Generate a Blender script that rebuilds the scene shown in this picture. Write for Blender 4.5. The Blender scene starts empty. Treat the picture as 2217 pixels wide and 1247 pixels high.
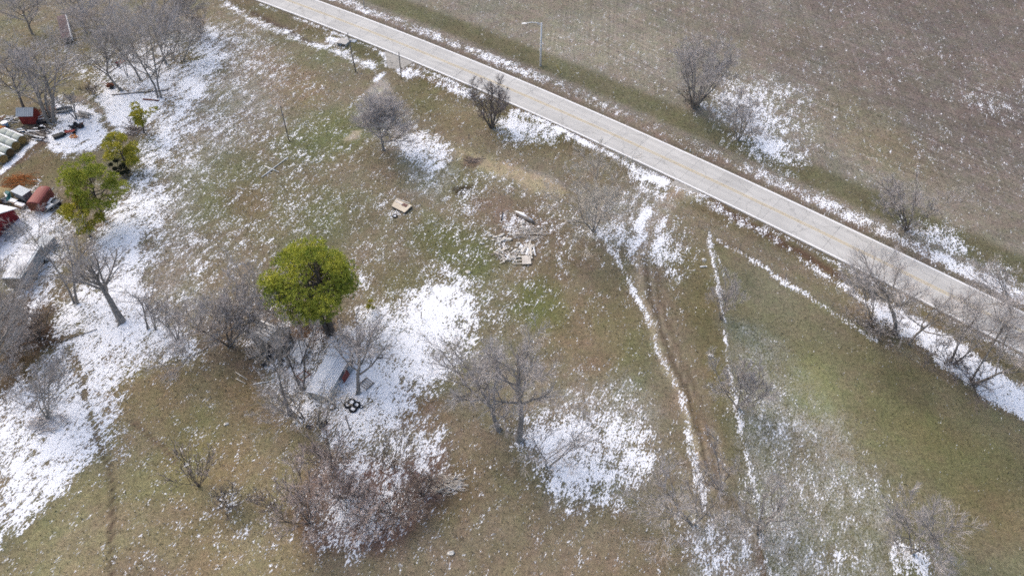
import bpy, math, random
import numpy as np
from mathutils import Vector, Matrix

C = bpy.context.scene
COL = C.collection
R = math.radians

# ------------------------------------------------------------------ camera
CAM_H, PITCH, FPX, IW, IH = 70.0, R(48.0), 1560.0, 2217.0, 1247.0
cd = bpy.data.cameras.new("drone_camera")
cam = bpy.data.objects.new("drone_camera", cd)
COL.objects.link(cam)
cam.location = (0, 0, CAM_H)
cam.rotation_euler = (R(90) - PITCH, 0, 0)
cd.sensor_fit = 'HORIZONTAL'
cd.sensor_width = 36.0
cd.lens = 36.0 * FPX / IW
cd.clip_start, cd.clip_end = 0.5, 6000
C.camera = cam

# ------------------------------------------------------------------ sky, sun, exposure
SUN_EL, SUN_AZ = R(48), R(-50)          # azimuth measured from +Y towards +X
w = bpy.data.worlds.new("World"); C.world = w; w.use_nodes = True
nt = w.node_tree; nt.nodes.clear()
sk = nt.nodes.new("ShaderNodeTexSky"); sk.sky_type = 'NISHITA'; sk.sun_disc = False
sk.sun_elevation, sk.sun_rotation = SUN_EL, SUN_AZ
sk.air_density, sk.dust_density, sk.ozone_density = 1.0, 4.0, 0.6
bg = nt.nodes.new("ShaderNodeBackground"); bg.inputs[1].default_value = 0.15
wo = nt.nodes.new("ShaderNodeOutputWorld")
nt.links.new(sk.outputs[0], bg.inputs[0]); nt.links.new(bg.outputs[0], wo.inputs[0])
sl = bpy.data.lights.new("sun", 'SUN'); sun = bpy.data.objects.new("sun", sl); COL.objects.link(sun)
sl.energy, sl.angle, sl.color = 0.65, R(55), (1.0, 0.95, 0.88)
_d = Vector((math.sin(SUN_AZ) * math.cos(SUN_EL), math.cos(SUN_AZ) * math.cos(SUN_EL), math.sin(SUN_EL)))
sun.rotation_euler = _d.to_track_quat('Z', 'Y').to_euler()
C.view_settings.view_transform = 'Standard'
C.view_settings.look = 'None'
C.view_settings.gamma = 1.0
C.view_settings.use_curve_mapping = False
C.view_settings.exposure = 0.72
C.cycles.max_bounces = 5
C.cycles.diffuse_bounces = 2
C.cycles.glossy_bounces = 2
C.cycles.use_denoising = False
C.cycles.filter_width = 1.7

# ------------------------------------------------------------------ survey: photo pixel <-> ground
SP, CP = math.sin(PITCH), math.cos(PITCH)

def ray(px, py, z):
    u = (np.asarray(px, float) - IW / 2) / FPX
    v = (np.asarray(py, float) - IH / 2) / FPX
    dy = CP - v * SP
    dz = -SP - v * CP
    t = (CAM_H - z) / -dz
    return u * t, dy * t

def proj(x, y, z):
    zz = z - CAM_H
    dep = y * CP - zz * SP
    dep = np.maximum(dep, 1.0)
    u = x / dep
    v = -(y * SP + zz * CP) / dep
    return u * FPX + IW / 2, v * FPX + IH / 2

def _hash(ix, iy, seed):
    n = (ix.astype(np.int64) * 374761393 + iy.astype(np.int64) * 668265263 + seed * 974711) & 0x7fffffff
    n = ((n ^ (n >> 13)) * 1274126177) & 0x7fffffff
    n = n ^ (n >> 16)
    return (n & 0xffff) / 65535.0

def vnoise(x, y, seed):
    ix, iy = np.floor(x), np.floor(y)
    fx, fy = x - ix, y - iy
    fx = fx * fx * (3 - 2 * fx); fy = fy * fy * (3 - 2 * fy)
    a, b = _hash(ix, iy, seed), _hash(ix + 1, iy, seed)
    c, d = _hash(ix, iy + 1, seed), _hash(ix + 1, iy + 1, seed)
    return (a * (1 - fx) + b * fx) * (1 - fy) + (c * (1 - fx) + d * fx) * fy

def fbm(x, y, seed, octs=3):
    s, a, t = 0, 1.0, 0
    for o in range(octs):
        s = s + a * (vnoise(x * 2 ** o, y * 2 ** o, seed + o) - 0.5); t += a; a *= 0.5
    return s / t * 2

# road edges read off the photograph, extended past the frame
NEAR_PX = [(540, 11), (690, 61), (839, 114), (1035, 185), (1100, 216), (1200, 260), (1291, 300), (1378, 340), (1502, 399), (1700, 500), (1864, 586), (1973, 645), (2161, 745), (2300, 820)]
FAR_PX = [(654, 0), (895, 77), (1120, 164), (1318, 248), (1430, 300), (1517, 340), (1710, 431), (1953, 556), (2155, 660), (2300, 734)]

def smooth_line(px, n=140):
    p = np.array([ray(a, b, 0) for a, b in px], float)
    a0 = p[0] - (p[1] - p[0]) / np.linalg.norm(p[1] - p[0]) * 90
    a1 = p[-1] + (p[-1] - p[-2]) / np.linalg.norm(p[-1] - p[-2]) * 90
    p = np.vstack([a0, p, a1])
    d = np.r_[0, np.cumsum(np.linalg.norm(np.diff(p, axis=0), axis=1))]
    co = [np.polyfit(d, p[:, k], 3) for k in (0, 1)]
    t = np.linspace(0, d[-1], n)
    q = np.stack([np.polyval(co[0], t), np.polyval(co[1], t)], 1)
    return q

_n, _f = smooth_line(NEAR_PX), smooth_line(FAR_PX)
MID = []
for p in _n:
    k = np.argmin(((_f - p) ** 2).sum(1)); MID.append((p + _f[k]) / 2)
MID = np.array(MID)
_dd = np.r_[0, np.cumsum(np.linalg.norm(np.diff(MID, axis=0), axis=1))]
_c = [np.polyfit(_dd, MID[:, k], 3) for k in (0, 1)]
def road_pt(s, off=0.0):
    s = np.asarray(s, float)
    p = np.stack([np.polyval(_c[0], s), np.polyval(_c[1], s)], -1)
    t = np.stack([np.polyval(np.polyder(_c[0]), s), np.polyval(np.polyder(_c[1]), s)], -1)
    t /= np.linalg.norm(t, axis=-1, keepdims=True)
    nrm = np.stack([-t[..., 1], t[..., 0]], -1)          # points to the far (north) side
    return p + nrm * np.asarray(off)[..., None], t, nrm
ROAD_L = _dd[-1]
ROAD_HW = 3.42
_rs = np.linspace(0, ROAD_L, 400)
_rp, _rt, _rn = road_pt(_rs)

def road_dist(x, y):
    """signed distance to the road's centre line (positive: far side)"""
    sh = np.shape(x)
    x = np.ravel(x); y = np.ravel(y)
    out = np.empty(len(x))
    for a in range(0, len(x), 20000):
        X, Y = x[a:a + 20000, None], y[a:a + 20000, None]
        d2 = (X - _rp[None, :, 0]) ** 2 + (Y - _rp[None, :, 1]) ** 2
        k = d2.argmin(1); i = np.arange(len(k))
        dx, dy = X[:, 0] - _rp[k, 0], Y[:, 0] - _rp[k, 1]
        sg = np.sign(dx * _rn[k, 0] + dy * _rn[k, 1])
        out[a:a + 20000] = sg * np.sqrt(d2[i, k])
    return out.reshape(sh)

def height(x, y, rd=None):
    x = np.asarray(x, float); y = np.asarray(y, float)
    if rd is None: rd = road_dist(x, y)
    h = 0.28 * fbm(x / 34, y / 34, 5, 2) + 0.10 * fbm(x / 7, y / 7, 9, 2) + 0.035 * fbm(x / 1.3, y / 1.3, 14, 2)
    a = np.abs(rd)
    bump = np.clip((a - ROAD_HW - 0.2) / 5, 0, 1)
    h = h * bump
    ds = np.exp(-((rd + ROAD_HW + 4.2) / 1.3) ** 2) * 0.55
    dn = np.exp(-((rd - ROAD_HW - 5.0) / 2.0) ** 2) * 0.28
    h = h - ds - dn
    return h - 0.07 * np.clip(1 - (a - ROAD_HW) / 1.5, 0, 1)

def at(px, py, dz=0.0):
    """the ground point (raised by dz) that the photograph shows at pixel px, py"""
    z = 0.0
    for _ in range(4):
        x, y = ray(px, py, z + dz)
        z = float(height(np.array([x]), np.array([y]))[0])
    return Vector((float(x), float(y), z + dz))

def ppm(p):
    return FPX / (p[1] * CP - (p[2] - CAM_H) * SP)

# ------------------------------------------------------------------ materials
def lin(r, g, b, k=1.0):
    f = lambda c: ((c / 255 + 0.055) / 1.055) ** 2.4 if c > 10 else c / 255 / 12.92
    return (f(r) * k, f(g) * k, f(b) * k)

def mat(name, rgb, rough=0.85, var=0.25, scale=3.0, fine=None, bump=0.0, metal=0.0, rgb2=None, stretch=None, spec=0.3):
    m = bpy.data.materials.new(name); m.use_nodes = True
    n = m.node_tree.nodes; l = m.node_tree.links
    b = n["Principled BSDF"]
    b.inputs["Roughness"].default_value = rough
    b.inputs["Metallic"].default_value = metal
    b.inputs["Specular IOR Level"].default_value = spec
    tc = n.new("ShaderNodeTexCoord")
    mp = n.new("ShaderNodeMapping"); l.new(tc.outputs["Object"], mp.inputs[0])
    if stretch: mp.inputs["Scale"].default_value = stretch
    tx = n.new("ShaderNodeTexNoise"); tx.inputs["Scale"].default_value = scale
    tx.inputs["Detail"].default_value = 5; tx.inputs["Roughness"].default_value = 0.65
    l.new(mp.outputs[0], tx.inputs["Vector"])
    rp = n.new("ShaderNodeValToRGB")
    rp.color_ramp.elements[0].position, rp.color_ramp.elements[1].position = 0.32, 0.68
    a = rgb; c2 = rgb2 or tuple(min(0.95, x * (1 + var)) for x in rgb)
    lo = tuple(x * (1 - var) for x in a)
    rp.color_ramp.elements[0].color = (*lo, 1); rp.color_ramp.elements[1].color = (*c2, 1)
    l.new(tx.outputs["Fac"], rp.inputs[0]); l.new(rp.outputs[0], b.inputs["Base Color"])
    if bump:
        bp = n.new("ShaderNodeBump"); bp.inputs["Strength"].default_value = bump; bp.inputs["Distance"].default_value = 0.05
        t2 = n.new("ShaderNodeTexNoise"); t2.inputs["Scale"].default_value = fine or scale * 4; t2.inputs["Detail"].default_value = 3
        l.new(mp.outputs[0], t2.inputs["Vector"]); l.new(t2.outputs["Fac"], bp.inputs["Height"]); l.new(bp.outputs[0], b.inputs["Normal"])
    return m

M = {}
M['bark'] = mat("bark", (0.26, 0.235, 0.21), var=0.4, scale=6, bump=0.6, stretch=(1, 1, 0.25))
M['bark_light'] = mat("bark_light", (0.27, 0.25, 0.225), var=0.35, scale=5, bump=0.5, stretch=(1, 1, 0.3))
M['bark_dark'] = mat("bark_dark", (0.14, 0.122, 0.107), var=0.4, scale=6, bump=0.6)
M['bark_mossy'] = mat("bark_mossy", (0.17, 0.125, 0.035), var=0.4, scale=3, rgb2=(0.2, 0.16, 0.11), bump=0.5)
M['twig'] = mat("twig", (0.45, 0.415, 0.395), var=0.3, scale=1.5)
M['twig_mauve'] = mat("twig_mauve", (0.45, 0.415, 0.395), var=0.3, scale=1.5)
M['twig_dark'] = mat("twig_dark", (0.20, 0.17, 0.16), var=0.3, scale=1.5)
M['twig_pale'] = mat("twig_pale", (0.52, 0.475, 0.41), var=0.25, scale=1.5)
M['twig_red'] = mat("twig_red", (0.52, 0.43, 0.385), var=0.3, scale=1.5)
M['twig_brown'] = mat("twig_brown", (0.30, 0.235, 0.19), var=0.35, scale=1.5)
M['needle'] = mat("needle", (0.23, 0.33, 0.048), var=0.32, scale=0.45, rgb2=(0.62, 0.59, 0.08), rough=0.7)
M['needle_olive'] = mat("needle_olive", (0.38, 0.385, 0.05), var=0.3, scale=0.45, rgb2=(0.68, 0.59, 0.08), rough=0.7)
M['needle_dark'] = mat("needle_dark", (0.05, 0.057, 0.03), var=0.3, scale=1.2, rough=0.8)
M['pine_bark'] = mat("pine_bark", (0.12, 0.10, 0.085), var=0.35, scale=6, bump=0.6)
M['snow'] = mat("snow", (0.80, 0.815, 0.84), var=0.04, scale=4, bump=0.25, rough=0.7)
M['snow_dirty'] = mat("snow_dirty", (0.62, 0.62, 0.62), var=0.25, scale=2.5, rgb2=(0.82, 0.83, 0.85), bump=0.3, rough=0.7)
M['rubber'] = mat("rubber", (0.016, 0.016, 0.018), var=0.3, rough=0.7)
M['steel'] = mat("galvanised_steel", (0.66, 0.66, 0.65), var=0.10, rough=0.6, metal=0.0)
M['steel_dark'] = mat("weathered_steel", (0.16, 0.17, 0.18), var=0.3, rough=0.6, metal=0.2)
M['grey_sheet'] = mat("grey_sheet_metal", (0.27, 0.30, 0.33), var=0.15, scale=1.2, rough=0.5, metal=0.2)
M['pale_sheet'] = mat("pale_sheet_metal", (0.40, 0.44, 0.47), var=0.1, scale=1.0, rough=0.5)
M['red_paint'] = mat("red_paint", (0.28, 0.035, 0.03), var=0.25, scale=1.2, rgb2=(0.34, 0.06, 0.05), rough=0.7)
M['red_barn'] = mat("barn_red", (0.22, 0.018, 0.025), var=0.2, scale=1.0, rough=0.75)
M['red_faded'] = mat("faded_red_paint", (0.30, 0.085, 0.07), var=0.25, scale=1.4, rgb2=(0.24, 0.07, 0.06), rough=0.6)
M['rust'] = mat("rust", (0.14, 0.055, 0.035), var=0.4, scale=2, rgb2=(0.24, 0.09, 0.05), rough=0.9)
M['teal'] = mat("teal_canvas", (0.02, 0.115, 0.115), var=0.3, scale=1.5, rough=0.6)
M['blue'] = mat("blue_plastic", (0.22, 0.42, 0.62), var=0.1, rough=0.4)
M['orange'] = mat("orange_paint", (0.55, 0.2, 0.04), var=0.2, rough=0.6)
M['orange_brush'] = mat("rusty_orange_twig", (0.36, 0.13, 0.035), var=0.35, rough=0.9)
M['black'] = mat("black_plastic", (0.022, 0.025, 0.03), var=0.3, rough=0.5)
M['white'] = mat("white_paint", (0.78, 0.78, 0.76), var=0.06, rough=0.6)
M['cream'] = mat("cream_board", (0.56, 0.49, 0.38), var=0.14, scale=1.2, rough=0.8)
M['tan_board'] = mat("tan_board", (0.34, 0.28, 0.21), var=0.25, scale=1.2, rough=0.85)
M['brown_board'] = mat("brown_board", (0.15, 0.085, 0.07), var=0.2, scale=1.2, rough=0.85)
M['pale_wood'] = mat("sun_bleached_wood", (0.55, 0.51, 0.45), var=0.25, scale=2, rough=0.9, stretch=(1, 1, 1))
M['old_wood'] = mat("old_grey_wood", (0.22, 0.195, 0.17), var=0.35, scale=2.5, rough=0.9)
M['dark_wood'] = mat("dark_damp_wood", (0.085, 0.07, 0.06), var=0.35, scale=2.5, rough=0.9)
M['hay'] = mat("hay", (0.235, 0.155, 0.055), var=0.45, scale=5, bump=0.8, rough=0.95)
M['hay_dark'] = mat("damp_hay", (0.10, 0.065, 0.03), var=0.45, scale=5, bump=0.8, rough=0.95)
M['netwrap'] = mat("grey_green_netwrap", (0.33, 0.36, 0.32), var=0.15, scale=3, bump=0.4, rough=0.7)
M['hay_mound'] = mat("weathered_hay", (0.30, 0.235, 0.12), var=0.3, scale=3, bump=0.8, rough=0.95)
M['concrete_old'] = mat("weathered_concrete", (0.42, 0.40, 0.37), var=0.2, scale=2, bump=0.3, rough=0.9)
M['rubble'] = mat("broken_concrete", (0.60, 0.575, 0.52), var=0.2, scale=3, bump=0.3, rough=0.9)
M['dark_hole'] = mat("culvert_painted_shade", (0.03, 0.024, 0.02), var=0.3, rough=1)  # near-black colour stands in for the shade inside the culvert
M['yellow_line'] = mat("yellow_road_paint", (0.56, 0.41, 0.17), var=0.12, scale=1.5, rgb2=(0.56, 0.47, 0.27), rough=0.8)
M['white_line'] = mat("white_road_paint", (0.80, 0.80, 0.80), var=0.07, scale=2, rough=0.75)
M['yellow_plastic'] = mat("yellow_plastic", (0.55, 0.42, 0.08), var=0.1, rough=0.6)
M['gravel'] = mat("gravel", (0.36, 0.335, 0.295), var=0.3, scale=2.2, bump=0.8, fine=14, rough=0.95)
M['asphalt'] = mat("worn_asphalt", (0.33, 0.315, 0.285), var=0.18, scale=1.6, bump=0.4, fine=14, rough=0.95)

def slab_material():
    m = bpy.data.materials.new("road_concrete"); m.use_nodes = True
    n = m.node_tree.nodes; l = m.node_tree.links; b = n["Principled BSDF"]
    b.inputs["Roughness"].default_value = 0.85; b.inputs["Specular IOR Level"].default_value = 0.25
    geo = n.new("ShaderNodeNewGeometry"); oi = n.new("ShaderNodeObjectInfo")
    uv = n.new("ShaderNodeUVMap")
    mp = n.new("ShaderNodeMapping"); mp.inputs["Scale"].default_value = (0.05, 1.5, 1); l.new(uv.outputs[0], mp.inputs[0])
    t1 = n.new("ShaderNodeTexNoise"); t1.inputs["Scale"].default_value = 1.3; t1.inputs["Detail"].default_value = 6; t1.inputs["Roughness"].default_value = .7; l.new(mp.outputs[0], t1.inputs["Vector"])
    t2 = n.new("ShaderNodeTexNoise"); t2.inputs["Scale"].default_value = 5; t2.inputs["Detail"].default_value = 5; l.new(geo.outputs["Position"], t2.inputs["Vector"])
    r1 = n.new("ShaderNodeValToRGB"); r1.color_ramp.elements[0].position = .3; r1.color_ramp.elements[1].position = .7
    r1.color_ramp.elements[0].color = (*[x * 0.43 for x in (1, .985, .935)], 1); r1.color_ramp.elements[1].color = (*[x * 0.51 for x in (1, .985, .94)], 1)
    l.new(t1.outputs["Fac"], r1.inputs[0])
    mr = n.new("ShaderNodeMapRange"); mr.inputs[1].default_value = .3; mr.inputs[2].default_value = .7; mr.inputs[3].default_value = .95; mr.inputs[4].default_value = 1.05
    l.new(t2.outputs["Fac"], mr.inputs[0])
    mo = n.new("ShaderNodeMapRange"); mo.inputs[3].default_value = .94; mo.inputs[4].default_value = 1.04; l.new(oi.outputs["Random"], mo.inputs[0])
    mu = n.new("ShaderNodeMath"); mu.operation = 'MULTIPLY'; l.new(mr.outputs[0], mu.inputs[0]); l.new(mo.outputs[0], mu.inputs[1])
    sx = n.new("ShaderNodeSeparateXYZ"); l.new(uv.outputs[0], sx.inputs[0])
    def mth(op, a, c=0.0):
        q = n.new("ShaderNodeMath"); q.operation = op
        for i, z in ((0, a), (1, c)):
            if isinstance(z, (int, float)): q.inputs[i].default_value = z
            else: l.new(z, q.inputs[i])
        return q.outputs[0]
    # polished, rubber-greyed wheel paths
    wp = mth('COSINE', mth('MULTIPLY', mth('SUBTRACT', mth('ABSOLUTE', sx.outputs[1]), 1.0), 3.93))
    wpm = mth('ADD', mth('MULTIPLY', wp, -.035), .985)
    # hairline cracks and damp stains
    vo = n.new("ShaderNodeTexVoronoi"); vo.feature = 'DISTANCE_TO_EDGE'; vo.inputs["Scale"].default_value = .16; vo.inputs["Randomness"].default_value = 1.0
    wn = n.new("ShaderNodeTexNoise"); wn.inputs["Scale"].default_value = 1.5; wa = n.new("ShaderNodeVectorMath"); wa.operation = 'ADD'
    l.new(geo.outputs["Position"], wn.inputs["Vector"]); l.new(geo.outputs["Position"], wa.inputs[0]); l.new(wn.outputs["Color"], wa.inputs[1]); l.new(wa.outputs[0], vo.inputs["Vector"])
    cr = n.new("ShaderNodeMapRange"); cr.inputs[1].default_value = .004; cr.inputs[2].default_value = .014; cr.inputs[3].default_value = .78; cr.inputs[4].default_value = 1.0; l.new(vo.outputs["Distance"], cr.inputs[0])
    st = n.new("ShaderNodeTexNoise"); st.inputs["Scale"].default_value = .22; st.inputs["Detail"].default_value = 6; st.inputs["Roughness"].default_value = .7; l.new(geo.outputs["Position"], st.inputs["Vector"])
    sr = n.new("ShaderNodeMapRange"); sr.inputs[1].default_value = .35; sr.inputs[2].default_value = .65; sr.inputs[3].default_value = .90; sr.inputs[4].default_value = 1.05; l.new(st.outputs["Fac"], sr.inputs[0])
    mu2 = mth('MULTIPLY', mth('MULTIPLY', mu.outputs[0], wpm), mth('MULTIPLY', cr.outputs[0], sr.outputs[0]))
    mx = n.new("ShaderNodeVectorMath"); mx.operation = 'SCALE'; l.new(r1.outputs[0], mx.inputs[0]); l.new(mu2, mx.inputs["Scale"])
    l.new(mx.outputs[0], b.inputs["Base Color"])
    bp = n.new("ShaderNodeBump"); bp.inputs["Strength"].default_value = .15; bp.inputs["Distance"].default_value = .02
    l.new(t2.outputs["Fac"], bp.inputs["Height"]); l.new(bp.outputs[0], b.inputs["Normal"])
    return m
M['slab'] = slab_material()
M['joint'] = mat("joint_filler", (0.33, 0.325, 0.31), var=0.3, rough=0.95)

# ------------------------------------------------------------------ object helpers
def tag(o, label=None, cat=None, group=None, kind=None):
    if label: o["label"] = label
    if cat: o["category"] = cat
    if group: o["group"] = group
    if kind: o["kind"] = kind
    return o

def empty(name, loc, label=None, cat=None, group=None):
    o = bpy.data.objects.new(name, None); COL.objects.link(o)
    o.location = loc; o.empty_display_size = 0.3
    return tag(o, label, cat, group)

def raw_mesh(name, V, F4, material, smooth=False):
    """V (n,3), F4 (m,4) quads or (m,3) triangles as numpy arrays"""
    k = F4.shape[1]
    me = bpy.data.meshes.new(name)
    me.vertices.add(len(V)); me.vertices.foreach_set("co", np.ascontiguousarray(V, dtype=np.float32).ravel())
    me.loops.add(F4.size); me.loops.foreach_set("vertex_index", np.ascontiguousarray(F4, dtype=np.int32).ravel())
    me.polygons.add(len(F4)); me.polygons.foreach_set("loop_start", np.arange(0, F4.size, k, dtype=np.int32))
    me.polygons.foreach_set("use_smooth", np.full(len(F4), smooth, dtype=bool))
    me.update(calc_edges=True)
    if material: me.materials.append(material)
    return me

def link(name, me, parent=None, loc=None):
    o = bpy.data.objects.new(name, me); COL.objects.link(o)
    if parent: o.parent = parent
    if loc is not None: o.location = loc
    return o

class MB:
    """collects faces in world coordinates through a local frame, links them as one mesh object"""
    def __init__(self, frame=None):
        self.v, self.f, self.M = [], [], frame or Matrix.Identity(4)
    def _add(self, pts, faces):
        k = len(self.v)
        self.v += [self.M @ Vector(p) for p in pts]
        self.f += [tuple(i + k for i in f) for f in faces]
        return self
    def box(self, x0, x1, y0, y1, z0, z1):
        p = [(x, y, z) for z in (z0, z1) for y in (y0, y1) for x in (x0, x1)]
        return self._add(p, [(0, 2, 3, 1), (4, 5, 7, 6), (0, 1, 5, 4), (2, 6, 7, 3), (0, 4, 6, 2), (1, 3, 7, 5)])
    def bar(self, a, b, w, h=None):
        a, b = Vector(a), Vector(b); h = h or w
        d = (b - a).normalized()
        up = Vector((0, 0, 1)) if abs(d.z) < 0.95 else Vector((1, 0, 0))
        s = d.cross(up).normalized(); u = s.cross(d)
        p = []
        for q in (a, b):
            for i, j in ((-1, -1), (1, -1), (1, 1), (-1, 1)): p.append(q + s * (i * w / 2) + u * (j * h / 2))
        return self._add(p, [(0, 3, 2, 1), (4, 5, 6, 7), (0, 1, 5, 4), (1, 2, 6, 5), (2, 3, 7, 6), (3, 0, 4, 7)])
    def tube(self, pts, r, n=8, cap=True):
        pts = [Vector(p) for p in pts]
        rs = r if isinstance(r, (list, tuple)) else [r] * len(pts)
        P, F = [], []
        for i, p in enumerate(pts):
            d = (pts[min(i + 1, len(pts) - 1)] - pts[max(i - 1, 0)]).normalized()
            up = Vector((0, 0, 1)) if abs(d.z) < 0.9 else Vector((1, 0, 0))
            s = d.cross(up).normalized(); u = s.cross(d)
            for k in range(n):
                a = 2 * math.pi * k / n
                P.append(p + s * math.cos(a) * rs[i] + u * math.sin(a) * rs[i])
        for i in range(len(pts) - 1):
            for k in range(n):
                F.append((i * n + k, i * n + (k + 1) % n, (i + 1) * n + (k + 1) % n, (i + 1) * n + k))
        if cap:
            F.append(tuple(range(n - 1, -1, -1))); F.append(tuple((len(pts) - 1) * n + k for k in range(n)))
        return self._add(P, F)
    def torus(self, c, R_, r, n=22, m=9, tilt=(0, 0)):
        c = Vector(c); T = Matrix.Rotation(tilt[0], 4, 'X') @ Matrix.Rotation(tilt[1], 4, 'Y')
        P, F = [], []
        for i in range(n):
            a = 2 * math.pi * i / n
            for j in range(m):
                b = 2 * math.pi * j / m
                rr = R_ + r * math.cos(b)
                P.append(c + T @ Vector((rr * math.cos(a), rr * math.sin(a), r * 1.15 * math.sin(b))))
        for i in range(n):
            for j in range(m):
                F.append((i * m + j, ((i + 1) % n) * m + j, ((i + 1) % n) * m + (j + 1) % m, i * m + (j + 1) % m))
        return self._add(P, F)
    def poly(self, pts, thick=0.03, direction=(0, 0, 1)):
        """a sheet with thickness"""
        d = Vector(direction).normalized() * thick
        n = len(pts); P = [Vector(p) for p in pts]; P += [p + d for p in P]
        F = [tuple(range(n - 1, -1, -1)), tuple(range(n, 2 * n))]
        F += [(i, (i + 1) % n, (i + 1) % n + n, i + n) for i in range(n)]
        return self._add(P, F)
    def lump(self, c, sx, sy, sz, rng, rough=0.25, n=8, m=5):
        c = Vector(c); P, F = [], []
        for j in range(m + 1):
            ph = -math.pi / 2 + math.pi * j / m
            for i in range(n):
                a = 2 * math.pi * i / n
                k = 1 + rng.uniform(-rough, rough)
                P.append(c + Vector((math.cos(ph) * math.cos(a) * sx * k, math.cos(ph) * math.sin(a) * sy * k, math.sin(ph) * sz * k)))
        for j in range(m):
            for i in range(n): F.append((j * n + i, j * n + (i + 1) % n, (j + 1) * n + (i + 1) % n, (j + 1) * n + i))
        return self._add(P, F)
    def build(self, name, material, parent=None, smooth=False):
        off = Vector((0, 0, 0))
        if parent:
            q = parent
            while q: off += q.location; q = q.parent
        base = off if parent else Vector((0, 0, 0))
        if not parent and self.v:
            base = Vector((sum(v.x for v in self.v) / len(self.v), sum(v.y for v in self.v) / len(self.v), min(v.z for v in self.v)))
        me = bpy.data.meshes.new(name)
        me.from_pydata([tuple(v - base) for v in self.v], [], self.f)
        me.materials.append(material)
        if smooth:
            for p in me.polygons: p.use_smooth = True
        me.update()
        o = link(name, me, parent)
        if not parent: o.location = base
        return o

def frame(p, q, z=None):
    """local frame: origin at p, x axis towards q (level), z up"""
    d = Vector((q[0] - p[0], q[1] - p[1], 0)).normalized()
    y = Vector((-d.y, d.x, 0))
    m = Matrix.Identity(4)
    m.col[0][:3] = d; m.col[1][:3] = y; m.col[2][:3] = (0, 0, 1); m.col[3][:3] = (p[0], p[1], p[2] if z is None else z)
    return m

# ------------------------------------------------------------------ ground
def axis(lo, hi, step, far, grow=1.35):
    a = list(np.arange(lo, hi + step / 2, step)); s = step
    q = a[-1]; up = []
    while q < far: s *= grow; q += s; up.append(q)
    s = step; q = a[0]; dn = []
    while q > -far: s *= grow; q -= s; dn.append(q)
    return np.array(dn[::-1] + a + up)

gx, gy = axis(-126, 126, 0.46, 2500), axis(15, 150, 0.46, 2500)
NX, NY = len(gx), len(gy)
GX, GY = np.meshgrid(gx, gy)
GX, GY = GX.ravel(), GY.ravel()
RD = road_dist(GX, GY)
GZ = height(GX, GY, RD)
PX, PY = proj(GX, GY, GZ)
_behind = GY < 8
PX[_behind] = 1100; PY[_behind] = 1700
# irregular borders: the layout coordinates are stirred with noise fixed to the ground
WX = PX + 13 * fbm(GX / 4.5, GY / 4.5, 21, 3) + 7 * fbm(GX / 1.2, GY / 1.2, 31, 2)
WY = PY + 10 * fbm(GX / 4.5, GY / 4.5, 41, 3) + 6 * fbm(GX / 1.2, GY / 1.2, 51, 2)

def sstep(a, b, x):
    t = np.clip((x - a) / (b - a), 0, 1); return t * t * (3 - 2 * t)

def m_poly(pts, soft, X=None, Y=None):
    X = WX if X is None else X; Y = WY if Y is None else Y
    pts = np.array(pts, float)
    out = np.zeros(len(X))
    lo, hi = pts.min(0) - soft - 2, pts.max(0) + soft + 2
    I = np.nonzero((X > lo[0]) & (X < hi[0]) & (Y > lo[1]) & (Y < hi[1]))[0]
    if not len(I): return out
    x, y = X[I], Y[I]; d = np.full(len(I), 1e9); ins = np.zeros(len(I), bool)
    for (ax, ay), (bx, by) in zip(pts, np.roll(pts, -1, 0)):
        ex, ey = bx - ax, by - ay
        t = np.clip(((x - ax) * ex + (y - ay) * ey) / (ex * ex + ey * ey + 1e-9), 0, 1)
        d = np.minimum(d, (x - ax - t * ex) ** 2 + (y - ay - t * ey) ** 2)
        c = ((ay > y) != (by > y)) & (x < (bx - ax) * (y - ay) / (by - ay + 1e-12) + ax)
        ins ^= c
    d = np.sqrt(d); d[~ins] *= -1
    out[I] = sstep(-soft, soft, d)
    return out

def m_line(pts, wid, soft=None, X=None, Y=None):
    kk = float(np.clip((wid - 5) / 14, .12, 1))
    X = PX + (WX - PX) * kk; Y = PY + (WY - PY) * kk
    soft = wid * 0.6 if soft is None else soft
    pts = np.array(pts, float); out = np.zeros(len(X)); m = wid + soft
    lo, hi = pts.min(0) - m, pts.max(0) + m
    I = np.nonzero((X > lo[0]) & (X < hi[0]) & (Y > lo[1]) & (Y < hi[1]))[0]
    if not len(I): return out
    x, y = X[I], Y[I]; d = np.full(len(I), 1e9)
    for (ax, ay), (bx, by) in zip(pts[:-1], pts[1:]):
        ex, ey = bx - ax, by - ay
        t = np.clip(((x - ax) * ex + (y - ay) * ey) / (ex * ex + ey * ey + 1e-9), 0, 1)
        d = np.minimum(d, (x - ax - t * ex) ** 2 + (y - ay - t * ey) ** 2)
    out[I] = 1 - sstep(wid / 2 - soft / 2, wid / 2 + soft / 2, np.sqrt(d))
    return out

def m_ell(cx, cy, rx, ry, rot=0, soft=0.6):
    a = math.radians(rot); dx, dy = WX - cx, WY - cy
    u = (dx * math.cos(a) + dy * math.sin(a)) / rx; v = (-dx * math.sin(a) + dy * math.cos(a)) / ry
    return 1 - sstep(1 - soft, 1 + soft * 0.5, np.sqrt(u * u + v * v))

# --- what grows where: albedo of the sward (kinds of grass, soil, gravel)
T = np.empty((len(GX), 3)); T[:] = lin(127, 116, 97)
def paint(mask, rgb, k=1.0):
    global T
    c = np.array(lin(*rgb)); mm = np.clip(mask * k, 0, 1)[:, None]
    T = T * (1 - mm) + c * mm

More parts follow.
